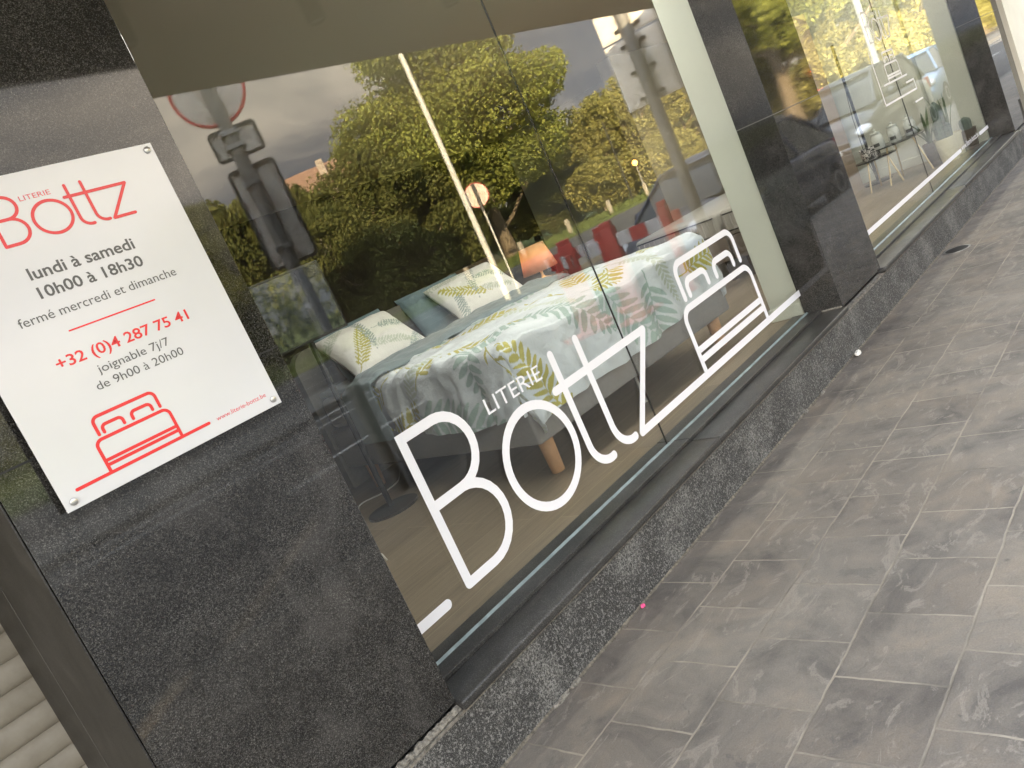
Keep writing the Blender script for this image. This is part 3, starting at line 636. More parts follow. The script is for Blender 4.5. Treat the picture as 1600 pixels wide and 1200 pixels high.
# uneven hem: the foot hem rises to the right, the left corner hangs low
hem = .02 + .10 * np.clip(U / BW, 0, 1) + .02 * np.sin(U * 5.)
Vw = np.where(V < 0, V * (1 - hem * 1.4), V); Uw = np.where(U < 0, U * (.92 + .12 * np.sin(V * 3.1)), U)
top = .735
X, Yc, Z, D = drape(Uw, Vw, top, 0, 0)
P = np.stack([U, V], -1)
w1 = fbm(P, 1.5, 3, 3.1); w2 = fbm(P * np.array([1., .45]), 5.0, 3, 8.2); w3 = fbm(np.stack([U * .6 + V * .8, V * .5 - U * .4], -1), 4.2, 3, 4.4)
crown = np.clip(np.minimum(np.minimum(U, BW - U), V) / .5, 0, 1)
Z += np.where(D <= 0.001, 1, np.exp(-D * 9)) * (.022 * crown ** .7 + .026 * w1 + .022 * w2 + .022 * w3 * crown)
# hanging folds
fu = np.sin(U * 21 + 2.4 * w1) * .6 + np.sin(U * 37 + 3 * w3) * .3 ; fv = np.sin(V * 19 + 2.5 * w1) * .6 + np.sin(V * 33 + 4 * w3) * .35
amp = np.clip(D / .3, 0, 1) * .028
Yc -= np.where(V < .0, amp * fu, 0) + np.where(V < 0, .01, 0); X -= np.where(U < 0, amp * fv * 1.2, 0); X += np.where(U > BW, amp * fv, 0)
Z += np.clip(1 - np.abs(U - .12) / .45, 0, 1) * np.clip(1 - D * 2, 0, 1) * .012 * np.sin(V * 34 + 5 * w3 + 2 * U)
col = fern_print(U, V, 23, 28, ((-.36, BW + .3), (-.42, 1.5)), 1.08)
dv = thing('duvet', (BX, BY, FL), 'white duvet with green fern print spread over the display bed', 'duvet', rz=BA)
grid_mesh('printed_cover', X, Yc, Z, 'fern_cotton', dv, col)
MB_ = None
# slate lining turned back at the head
u = np.linspace(-.38, BW + .30, 220); v = np.linspace(1.18, 1.62, 70); U, V = np.meshgrid(u, v, indexing='ij'); P = np.stack([U, V], -1)
X, Yc, Z, D = drape(U, V, top + .05, 0, 0, .08, .10); q = (V - 1.18) / .44; w1 = fbm(P, 2.2, 3, 9.); w2 = fbm(P * np.array([.5, 1.]), 7., 3, 5.)
edge_ = np.sin(np.pi * np.clip(q, 0, 1)) ** .45
Z += np.exp(-D * 6) * (.055 * edge_ - .04 + .03 * w1 + .02 * w2); X -= np.where(U < 0, .03 + .02 * edge_, 0); Yc += .05 * w1 + np.where(U < 0, -.06 * np.clip(D, 0, .5), 0)
grid_mesh('turned_back_lining', X, Yc, Z, 'teal', dv)
# a low sheet that closes the bed between lining and pillows
MB().box(.03, BW - .03, 1.35, BL - .02, .702, .745, .02).build('under_sheet', 'teal', bed, True)
def pillow(name, u, v, z, w, h, th, lean, tw, material, label, seed, print_=None):
    n = 70; a = np.linspace(-1, 1, n); A, B = np.meshgrid(a, a, indexing='ij')
    sx = w / 2 * (1 - .07 * (1 - B ** 2) * 0 - .09 * (np.abs(B) ** 2) * 0) ; X = A * w / 2 * (1 - .10 * (1 - np.abs(A)) * 0) ; Y = B * h / 2
    pin = 1 - .05 * (1 - A ** 2) ; pin2 = 1 - .05 * (1 - B ** 2); X = X * pin2; Y = Y * pin
    e = ((1 - A ** 4) * (1 - B ** 4)); wv = fbm(np.stack([A, B], -1) * .8, 2.2, 3, seed)
    T = th / 2 * np.clip(e, 0, 1) ** .55 * (1 + .22 * wv)
    c = None
    if print_:
        c = np.concatenate([fern_print(X, Y, seed, print_[0], ((-w / 2 + .05, w / 2 - .05), (-h / 2 + .04, h / 2 - .04)), print_[1], (.74, .735, .69), ('grey', 'pale', 'olive', 'grey'))] * 2, 0)
    XX = np.concatenate([X, X[::-1]], 0); YY = np.concatenate([Y, Y[::-1]], 0); ZZ = np.concatenate([T, -T[::-1]], 0)
    if c is not None: c[n:] = c[:n][::-1]
    o = grid_mesh(name, XX, YY, ZZ, material, None, c)
    cu, su = math.cos(BA), math.sin(BA); o.location = (BX + u * cu - v * su, BY + u * su + v * cu, FL + z)
    o.rotation_euler = (R(lean), 0, BA + R(tw)); return tag(o, label, 'pillow', 'pillows on the display bed')
pillow('pillow', .50, 1.95, .90, .62, .44, .16, 62, 4, 'teal_dark', 'slate blue pillow propped behind the left printed pillow', 2)
pillow('pillow', 1.26, 1.95, .90, .62, .44, .16, 60, -3, 'teal_dark', 'slate blue pillow propped behind the right printed pillow', 4)
pillow('pillow', .42, 1.72, .905, .66, .46, .17, 44, 5, 'pillow_cotton', 'white leaf printed pillow at the left of the bed head', 11, (6, .62))
pillow('pillow', 1.45, 1.74, .905, .68, .46, .17, 44, -2, 'pillow_cotton', 'white leaf printed pillow at the right of the bed head', 14, (6, .62))

# bedside chest and table lamp
ch = thing('bedside_chest', (5.24, 4.95, FL), 'dark walnut bedside chest beside the lamp', 'chest', rz=BA)
MB().box(-.34, .42, -.25, .25, .06, .70, .015).build('carcass', 'walnut', ch, True)
for k in range(2):
    d = MB().box(-.32, .40, -.262, -.252, .10 + .30 * k, .38 + .30 * k, .004).build('drawer', 'walnut', ch); MB().tube([(-.05, -.27, .24 + .3 * k), (.13, -.27, .24 + .3 * k)], .008, 8).build('handle', 'brass', d)
for x in (-.3, .38):
    for y in (-.21, .21): MB().lathe([(.016, 0), (.022, .06)], 10, (x, y, 0)).build('leg', 'walnut', ch)
bc = thing('walnut_headboard', (5.20, 5.30, FL), 'dark walnut headboard panel with rounded corners behind the lamp', 'headboard', rz=BA)
poly = [(-.36, 0), (.36, 0), (.36, .98)] + [(.26 + .1 * math.cos(R(a)), .98 + .1 * math.sin(R(a))) for a in range(15, 91, 15)] + [(-.26 - .1 * math.sin(R(a)), .98 + .1 * math.cos(R(a))) for a in range(0, 91, 15)]
MB().prism(poly, 0, .06).build('panel', 'walnut', bc); MB().box(-.35, .35, -.004, .0, .60, .615).build('groove', 'joint', bc)
lp = thing('table_lamp', (5.36, 4.72, FL + .702), 'lit table lamp with a warm orange drum shade on the walnut chest', 'lamp')
MB().lathe([(.07, 0), (.07, .012), (.02, .03), (.012, .05), (.012, .14)], 20).build('base', 'brass', lp, True)
sm = bpy.data.materials.new('lit_shade'); sm.use_nodes = True; t = sm.node_tree; t.nodes.clear(); o_ = t.nodes.new('ShaderNodeOutputMaterial'); mx = t.nodes.new('ShaderNodeMixShader'); d_ = t.nodes.new('ShaderNodeBsdfDiffuse'); tl = t.nodes.new('ShaderNodeBsdfTranslucent')
d_.inputs[0].default_value = (.72, .47, .34, 1); tl.inputs[0].default_value = (.72, .47, .33, 1); mx.inputs[0].default_value = .4
t.links.new(d_.outputs[0], mx.inputs[1]); t.links.new(tl.outputs[0], mx.inputs[2]); t.links.new(mx.outputs[0], o_.inputs[0])
mb = MB(); n = 32
vs = [(r * math.cos(6.2832 * j / n), r * math.sin(6.2832 * j / n), z) for r, z in ((.165, .09), (.115, .32), (.112, .32), (.162, .09)) for j in range(n)]
mb.add(vs, [(i * n + j, i * n + (j + 1) % n, ((i + 1) % 4) * n + (j + 1) % n, ((i + 1) % 4) * n + j) for i in range(4) for j in range(n)]); mb.build('shade', sm, lp, 'all')
ld = bpy.data.lights.new('bulb_light', 'POINT'); ld.energy = .55; ld.color = (1, .68, .40); ld.shadow_soft_size = .04; lo = bpy.data.objects.new('bulb_light', ld); COL.objects.link(lo); lo.parent = lp; lo.location = (0, 0, .20)

# twin beds further along
def mattress_unit(tb, x1, y0, y1):
    MB().box(0, x1, y0, y1, .19, .40, .02).build('boxspring', 'boxbrown', tb, True)
    m = MB().box(-.01, x1, y0 + .005, y1 - .005, .403, .63, .04).build('mattress', 'mattress', tb, True)
    ribs = MB(); n_ = int((y1 - y0) / .057)
    for i in range(n_): yy = y0 + .05 + i * (y1 - y0 - .1) / (n_ - 1); ribs.tube([(-.012, yy, .455), (-.018, yy, .52), (-.012, yy, .585)], .007, 6)
    ribs.build('quilting', 'mattress', m, True)
    ribs = MB()
    for z in (.445, .597): ribs.tube([(-.014, y0 + .04, z), (-.014, y1 - .04, z)], .006, 6)
    ribs.build('piping', 'piping', m, True)
    for y in (y0 + .1, y1 - .1):
        for x in (.1, x1 - .1): MB().lathe([(.03, 0), (.038, .189)], 12, (x, y, 0)).build('leg', 'walnut', tb)
mattress_unit(thing('single_bed', (6.42, 0, FL), 'taupe single boxspring bed with a quilted pale mattress behind the fern print duvet', 'bed'), 1.95, 3.545, 4.45)
mattress_unit(thing('mattress_bench', (6.42, 0, FL), 'short quilted mattress sample on a taupe base, nearest the white pillar lining', 'mattress sample'), .72, 2.95, 3.53)
# unseen fill panels added to the shop ceiling to brighten bed and displays
M['fill_on'] = mat('fill_panel', (.9, .9, .88), .5, emis=(1., .96, .88), estr=FILL); M['fill_bright'] = mat('fill_panel_bright', (.9, .9, .88), .5, emis=(1., .95, .84), estr=FILL * 1.7)
for i, (x, y, lb) in enumerate(((2.25, 2.735, 'added ceiling fill panel above the snake plant'), (3.3, 2.78, 'added ceiling fill panel above the left foot of the display bed'), (4.35, 2.78, 'added ceiling fill panel above the right foot of the display bed'), (5.6, 3.1, 'added ceiling fill panel in front of the mattress sample'), (7.5, 2.95, 'added ceiling fill panel at the left of the second window'), (9.0, 2.85, 'added ceiling fill panel above the side tables'))):
    t = thing('ceiling_fill', (x, y, 2.859), lb, 'fill light', 'fill panels added in the shop ceiling'); MB().box(-.50, .50, -.10, .10, -.02, 0, .004).build('frame', 'vinyl', t); MB().box(-.47, .47, -.08, .08, -.024, -.0205).build('diffuser', 'fill_bright' if i > 3 else 'fill_on', t)
# small screen on a stand, plant and cable by the first pillar
sc = thing('display_screen', (2.53, 4.05, FL), 'dark glossy screen on a slim black stand behind the bed', 'screen', rz=R(-12))
MB().box(-.24, .24, -.02, .02, 1.10, 1.52, .006).build('panel', 'black', sc); MB().box(-.225, .225, -.0235, -.0205, 1.115, 1.505).build('glass', 'screen', sc)
MB().tube([(0, .02, .02), (0, .02, 1.12)], .018).build('stand', 'black', sc); MB().lathe([(.16, 0), (.16, .015), (.03, .02)], 24).build('base', 'black', sc)
def blades(parent, n, h, r, w, m, seed, lean=.3):
    q = random.Random(seed)
    for i in range(n):
        a = 6.283 * i / n + q.uniform(-.3, .3); L_ = h * q.uniform(.6, 1.); ln = lean * q.uniform(.4, 1.2); secs = []
        for k in range(8):
            s = k / 7; rr = r * .3 + L_ * ln * s ** 1.6; zz = L_ * s * (1 - .15 * s * ln); ww = w * (1 - s) ** .6 * (.55 + .9 * s) + .001; c, sn = math.cos(a), math.sin(a)
            secs.append([(rr * c - ww * sn, rr * sn + ww * c, zz + .006), (rr * c + .2 * ww * c, rr * sn + .2 * ww * sn, zz - .2 * ww), (rr * c + ww * sn, rr * sn - ww * c, zz + .006), (rr * c - .1 * ww * c, rr * sn - .1 * ww * sn, zz)])
        b = MB().loft(secs, close=True).build('leaf', m, parent, True)
        b.location = (0, 0, parent['rim'])
def pot(name, loc, r0, r1, h, m, label, cat='potted plant'):
    t = thing(name, loc, label, cat); MB().lathe([(r0, 0), (r1, h), (r1 - .012, h), (r1 - .015, h - .03), (.002, h - .03)], 26).build('pot', m, t, True); t['rim'] = h - .03; return t
pt = pot('snake_plant', (1.78, 3.62, FL), .13, .17, .32, 'pot_dark', 'tall green snake plant in a dark pot just inside the first window'); blades(pt, 12, .95, .08, .034, 'leaf_in', 4, .22)
cb = bpy.data.curves.new('c', 'CURVE'); 
pts = [(1.98, 3.55), (2.2, 3.95), (2.45, 4.32), (2.63, 4.55), (2.78, 4.47), (2.95, 4.52), (3.15, 4.75)]
sm_ = []
for i in range(len(pts) - 1):
    for k in range(6):
        s = k / 6; p0, p1_, p2_, p3_ = pts[max(i - 1, 0)], pts[i], pts[i + 1], pts[min(i + 2, len(pts) - 1)]
        sm_.append(tuple(.5 * (2 * b + (c - a) * s + (2 * a - 5 * b + 4 * c - d) * s * s + (3 * b - a - 3 * c + d) * s ** 3) for a, b, c, d in zip(p0, p1_, p2_, p3_)) + (FL + .006,))
tag(MB().tube(sm_, .005, 8).build('power_cable', 'cable', None, True), 'thin white power cable lying on the plank floor near the bed', 'cable')
cz = MB().tube([(1.915, 3.40, FL + .006), (1.92, 3.40, FL + .045), (1.93, 3.395, FL + .055), (1.942, 3.39, FL + .045), (1.95, 3.385, FL + .006)], .005, 8).build('cable_loop', 'cable', None, True); tag(cz, 'short white cable end sticking up behind the granite pillar edge', 'cable')

# ------------------------------------------------------------------ second window display
def side_table(loc, r, h, label):
    t = thing('side_table', loc, label, 'side table', 'round side tables in the second window'); MB().lathe([(r, h - .008), (r, h), (r * .98, h + .002)], 36).build('table_top', 'smoke', t, True)
    for k in range(3):
        a = 2.1 * k + .5; MB().tube([(r * .92 * math.cos(a), r * .92 * math.sin(a), 0), (r * .55 * math.cos(a), r * .55 * math.sin(a), h - .008)], .009, 10).build('leg', 'brass', t, True)
    return t
side_table((9.25, 3.12, FL), .21, .33, 'lower round side table with the speckled pot, thin brass legs'); side_table((9.36, 2.90, FL), .27, .41, 'taller round side table carrying three glass jars')
def jar(x, y, z, label):
    t = thing('glass_jar', (x, y, z), label, 'jar', 'glass jars on the taller side table')
    MB().lathe([(.055, 0), (.062, .012), (.062, .12), (.048, .15), (.046, .155)], 24).build('body', 'jar', t, True); MB().lathe([(.05, .156), (.052, .175), (.02, .18), (.012, .19), (.02, .205), (.004, .21)], 20).build('lid', 'jar', t, True)
    MB().box(-.066, -.0635, -.03, .03, .03, .065).build('label', 'label_dark', t)
for x, y, lb in ((9.19, 3.03, 'glass jar nearest the black floor lamp on the taller table'), (9.33, 2.90, 'middle one of three glass jars on the taller table'), (9.49, 2.78, 'glass jar nearest the white wall, farthest from the floor lamp')): jar(x, y, FL + .412, lb)
bw = mat('speckled_ceramic', rough=.4); k = NT(bw); k.set('Base Color', k.ramp(k.noise(42, 3, .6, 1.2), (.48, (.03, .03, .03)), (.52, (.72, .71, .68))))
sp_ = thing('speckled_pot', (9.20, 3.14, FL + .333), 'black and white speckled pot on the lower side table', 'pot'); MB().lathe([(.085, 0), (.095, .01), (.10, .13), (.088, .13), (.085, .10), (.002, .10)], 28).build('body', bw, sp_, True)
fl = thing('floor_lamp', (9.80, 3.36, FL), 'slim black floor lamp pole behind the side tables', 'floor lamp'); MB().lathe([(.15, 0), (.15, .014), (.02, .02)], 28).build('base', 'black', fl)
MB().tube([(0, 0, .015), (0, 0, 1.62)], .016, 12).build('pole', 'black', fl, True)
MB().tube([(-.05, -.02, .02), (-.13, .0, .3), (-.12, 0, .8), (-.02, 0, 1.2)], .004, 6).build('cord', 'black', fl, True)
def cactus(t, segs):
    for i, (x, y, z0, z1, r) in enumerate(segs):
        z0 += t['rim']; z1 += t['rim']; mb = MB(); n = 24; secs = []
        for kk in range(9):
            s = kk / 8; rr = r * (.75 + .25 * math.sin(min(1, s * 1.5) * 1.57)) * (1 if s < .75 else math.sqrt(max(.02, 1 - ((s - .75) / .25) ** 2)))
            secs.append([(x + rr * (1 + .10 * math.cos(8 * 6.2832 * j / n)) * math.cos(6.2832 * j / n), y + rr * (1 + .10 * math.cos(8 * 6.2832 * j / n)) * math.sin(6.2832 * j / n), z0 + (z1 - z0) * s) for j in range(n)])
        mb.loft(secs, close=True); mb.build('stem', 'cactus', t, True)
c1 = pot('cactus_pot', (9.55, 2.66, FL), .055, .085, .25, 'pot_dark', 'spiky agave in a narrow dark pot in the second window'); blades(c1, 7, .42, .05, .02, 'leaf_in', 8, .7)
c2 = pot('cactus_pot', (9.55, 2.52, FL), .085, .11, .25, 'pot_cream', 'branched grey cactus in a cream pot next to the agave'); cactus(c2, [(0, 0, -.02, .42, .05), (-.05, .02, -.02, .22, .045), (.05, -.03, -.02, .18, .045)])
c3 = pot('cactus_pot', (9.82, 2.52, FL), .08, .105, .24, 'pot_cream', 'tall thin leaved plant in a cream pot against the white wall'); blades(c3, 6, .55, .04, .012, 'leaf_in', 12, .25)
c4 = pot('cactus_pot', (9.88, 2.38, FL), .065, .085, .22, 'pot_dark', 'round dark cactus in a dark pot at the right end of the second window'); cactus(c4, [(0, 0, -.02, .16, .055)])

# ------------------------------------------------------------------ street furniture, seen in the glass
def disc(mb, c, r, th, n=40): return mb.lathe([(r, -th / 2), (r, th / 2)], n, c, 'y')
x, y = at(33.2, 6.25)
sg = thing('traffic_sign_pole', (x, y, 0), 'grey pole with one round and two rectangular sign backs at the kerb', 'traffic sign', rz=R(33))
MB().tube([(0, 0, -.1), (0, 0, 3.7)], .055, 20).build('pole', 'pole_grey', sg, True)
def plate(parent, nm, x0, x1, z0, z1, r, y0, rim=.02):
    def rr(a, b, c, d, q): return [(b - q + q * math.cos(R(t)), d - q + q * math.sin(R(t))) for t in range(0, 91, 15)] + [(a + q - q * math.sin(R(t)), d - q + q * math.cos(R(t))) for t in range(0, 91, 15)] + [(a + q - q * math.cos(R(t)), c + q - q * math.sin(R(t))) for t in range(0, 91, 15)] + [(b - q + q * math.sin(R(t)), c + q - q * math.cos(R(t))) for t in range(0, 91, 15)]
    o = MB().prism(rr(x0 + rim, x1 - rim, z0 + rim, z1 - rim, r - rim * .5), y0, y0 + .004).build(nm, 'sign_back', parent)
    a, b = rr(x0, x1, z0, z1, r), rr(x0 + rim, x1 - rim, z0 + rim, z1 - rim, max(.004, r - rim)); n = len(a); mb = MB(); V_ = [(p[0], yy, p[1]) for yy in (y0 - .004, y0 + .022) for q_ in (a, b) for p in q_]
    F_ = []
    for i in range(n):
        j = (i + 1) % n; F_ += [(i, j, n + j, n + i), (2 * n + i, 3 * n + i, 3 * n + j, 2 * n + j), (i, 2 * n + i, 2 * n + j, j), (n + i, n + j, 3 * n + j, 3 * n + i)]
    mb.add(V_, F_).build('rim', 'sign_rim', o, True); return o
plate(sg, 'tall_plate', -.15, .215, 1.93, 2.71, .04, -.075, .022); plate(sg, 'small_plate', -.16, .205, 2.78, 3.01, .04, -.075, .022)
o = disc(MB(), (-.01, -.073, 3.30), .265, .004).build('round_plate', 'sign_back', sg)
mb = MB(); n = 40; mb.add([(-.01 + r_ * math.cos(6.2832 * j / n), yy, 3.30 + r_ * math.sin(6.2832 * j / n)) for yy, r_ in ((-.085, .272), (-.06, .272), (-.06, .252), (-.085, .252)) for j in range(n)], [(i * n + j, i * n + (j + 1) % n, ((i + 1) % 4) * n + (j + 1) % n, ((i + 1) % 4) * n + j) for i in range(4) for j in range(n)]); mb.build('rim', 'red', o, True)
for z in (2.05, 2.55, 2.83, 2.93): MB().box(-.07, .07, -.062, .06, z, z + .035, .004).build('clamp', 'galv', sg)

x, y = at(60.1, 9.6)
pk = thing('parking_sign_pole', (x, y, 0), 'grey pole with two stacked broad aluminium sign backs at the kerb', 'traffic sign', rz=R(72))
MB().tube([(0, 0, -.1), (0, 0, 4.0)], .07, 20).build('pole', 'pole_grey', pk, True)
for z0, z1 in ((2.15, 2.90), (2.92, 3.75)):
    b = MB().box(-.33, .33, -.095, -.075, z0, z1, .006).build('sign_panel', 'sign_back', pk)
    for xx in (-.19, .19): MB().box(xx - .10, xx + .10, -.0745, -.067, z0 + .02, z1 - .02, .003).build('stiffener', 'sign_back', b)
    for i in range(3):
        zz = z0 + .06 + i * (z1 - z0 - .16) / 2
        for xx in (-.12, .12): MB().box(xx - .03, xx + .03, -.066, -.045, zz, zz + .035, .003).build('bracket', 'black', b)
        MB().box(-.13, .13, -.066, -.056, zz + .008, zz + .028).build('strap', 'galv', b)
    MB().lathe([(.018, -.0745), (.018, -.068)], 16, (.27, 0, z0 + .55), 'y').build('cap', 'black', b)

x, y = at(45.75, 19.5); lpst = thing('lamp_post', (x, y, 0), 'tall slim white lamp post on the traffic island', 'lamp post')
MB().tube([(0, 0, -.1), (0, 0, 7.6)], [.075, .055], 16).build('pole', 'pole_white', lpst, True); MB().tube([(0, 0, 7.55), (.2, -.2, 7.9), (.9, -.9, 8.0)], .04, 10).build('arm', 'pole_white', lpst, True); MB().box(.8, 1.3, -1.3, -.8, 7.94, 8.06, .03).build('lantern', 'galv', lpst)
x, y = at(46.65, 20.0); ne = thing('no_entry_sign', (x, y, 0), 'round sign on a thin white pole on the traffic island, seen from behind', 'traffic sign', rz=R(40))
disc(MB(), (0, -.05, 2.6), .29, .006).build('disc', 'no_entry_back', ne)
mb = MB(); mb.add([(r_ * math.cos(6.2832 * j / n), yy, 2.6 + r_ * math.sin(6.2832 * j / n)) for yy, r_ in ((-.058, .305), (-.04, .305), (-.04, .285), (-.058, .285)) for j in range(n)], [(i * n + j, i * n + (j + 1) % n, ((i + 1) % 4) * n + (j + 1) % n, ((i + 1) % 4) * n + j) for i in range(4) for j in range(n)]); mb.build('rim', 'barrier_red', ne, True)
MB().tube([(0, 0, -.1), (0, 0, 2.2)], .022, 12).build('pole', 'pole_white', ne, True); MB().tube([(0, 0, 2.2), (0, 0, 2.88)], .045, 12).build('bracket_post', 'sign_rim', ne, True)

# red and white road barriers across the parking bay
def barrier(p0, p1, posts, label, z=.92):
    a, b = Vector((*p0, RZD)), Vector((*p1, RZD)); d = b - a; ln = d.length; t = thing('road_barrier', a, label, 'barrier', 'red and white road barriers', math.atan2(d.y, d.x))
    nb_ = max(3, int(ln / .22))
    bd = MB().box(0, ln, -.018, .018, z - .01, z + .15, .005).build('board', 'barrier_white', t)
    rd = MB()
    for i in range(0, nb_, 2): rd.box(ln * i / nb_, ln * (i + 1) / nb_, -.0205, .0205, z - .0125, z + .1525)
    rd.build('red_bands', 'barrier_red', bd)
    for s, w, h in posts:
        po = MB().box(s * ln - w / 2, s * ln + w / 2, -.07, .07, .03, h, .012).build('post', 'barrier_red', t, True); MB().box(s * ln - w * .45, s * ln + w * .45, -.04, .04, h - .002, h + .07, .01).build('cap', 'barrier_red', po, True)
        MB().box(s * ln - w, s * ln + w, -.32, .32, 0, .05, .012).build('foot', 'barrier_red', po, True)
barrier(at(59.0, 9.6), at(52.0, 10.2), ((.13, .11, 1.16), (.70, .17, 1.18)), 'red and white striped barrier with two broad red posts before the dark car')
barrier(at(54.2, 11.0), at(50.2, 10.9), ((.2, .16, 1.12), (.85, .2, 1.15)), 'red and white striped barrier standing behind the first, nearer the lamp post')
barrier(at(51.0, 9.6), at(49.2, 11.0), ((.5, .16, 1.05),), 'short red and white barrier turned sideways at the far end')
# wooden bollards on the verge
for i in range(10):
    b0 = thing('bollard', (26 + 4.1 * i, -22.6, 0), 'short pale wooden bollard on the grass verge', 'bollard', 'bollards along the verge') if i == 0 else None
    if i == 0:
        MB().box(-.09, .09, -.09, .09, -.1, .82, .015).build('post', 'bollard', b0, True); MB().box(-.10, .10, -.10, .10, .60, .66, .01).build('band', 'bollard', b0); first_bollard = b0
    else:
        b0 = copy_tree(first_bollard); b0.location = (26 + 4.1 * i, -22.6, 0)
# lit sodium lamp and traffic light, bare pole
x, y = at(57.4, 56); so = thing('street_lamp', (x, y, 0), 'old street lamp glowing orange among the trees', 'street lamp')
MB().tube([(0, 0, 0), (0, 0, 2.0)], [.07, .05], 10).build('pole', 'pole_grey', so, True); bm = bmesh.new(); bmesh.ops.create_icosphere(bm, subdivisions=2, radius=.2)
MB().bm(bm).build('globe', 'lamp_on', so, 'all').location = (0, 0, 2.2); MB().lathe([(.22, 2.42), (.05, 2.52)], 14).build('hood', 'black', so)
x, y = at(56.4, 52); pb = thing('thin_pole', (x, y, 0), 'thin dark pole beside the glowing street lamp', 'pole'); MB().tube([(0, 0, 0), (0, 0, 5.2)], [.07, .05], 10).build('pole', 'black', pb, True)
x, y = at(69.3, 30); tl_ = thing('traffic_light', (x, y, RZD), 'traffic light showing red beyond the second pillar', 'traffic light', rz=R(60))
MB().tube([(0, 0, 0), (0, 0, 2.6)], .05, 12).build('pole', 'black', tl_, True); MB().box(-.16, .16, -.12, .12, 1.55, 2.55, .03).build('housing', 'black', tl_, True)
for i, m_n in enumerate(('trimblack', 'trimblack', 'red_on')): MB().lathe([(.10, .122), (.10, .13), (.06, .14)], 18, (0, 0, 1.72 + .3 * i), 'y').build('lens', m_n, tl_)
x, y = at(73.1, 31); wp = thing('lamp_post', (x, y, RZD), 'tall white lamp post seen in the second window', 'lamp post'); MB().tube([(0, 0, 0), (0, 0, 8.)], [.11, .09], 14).build('pole', 'pole_white', wp, True); MB().tube([(0, 0, 7.9), (-.3, -.5, 8.3), (-1, -1.4, 8.4)], .05, 10).build('arm', 'pole_white', wp, True); MB().box(-1.3, -.8, -1.7, -1.2, 8.34, 8.46, .03).build('lantern', 'galv', wp)

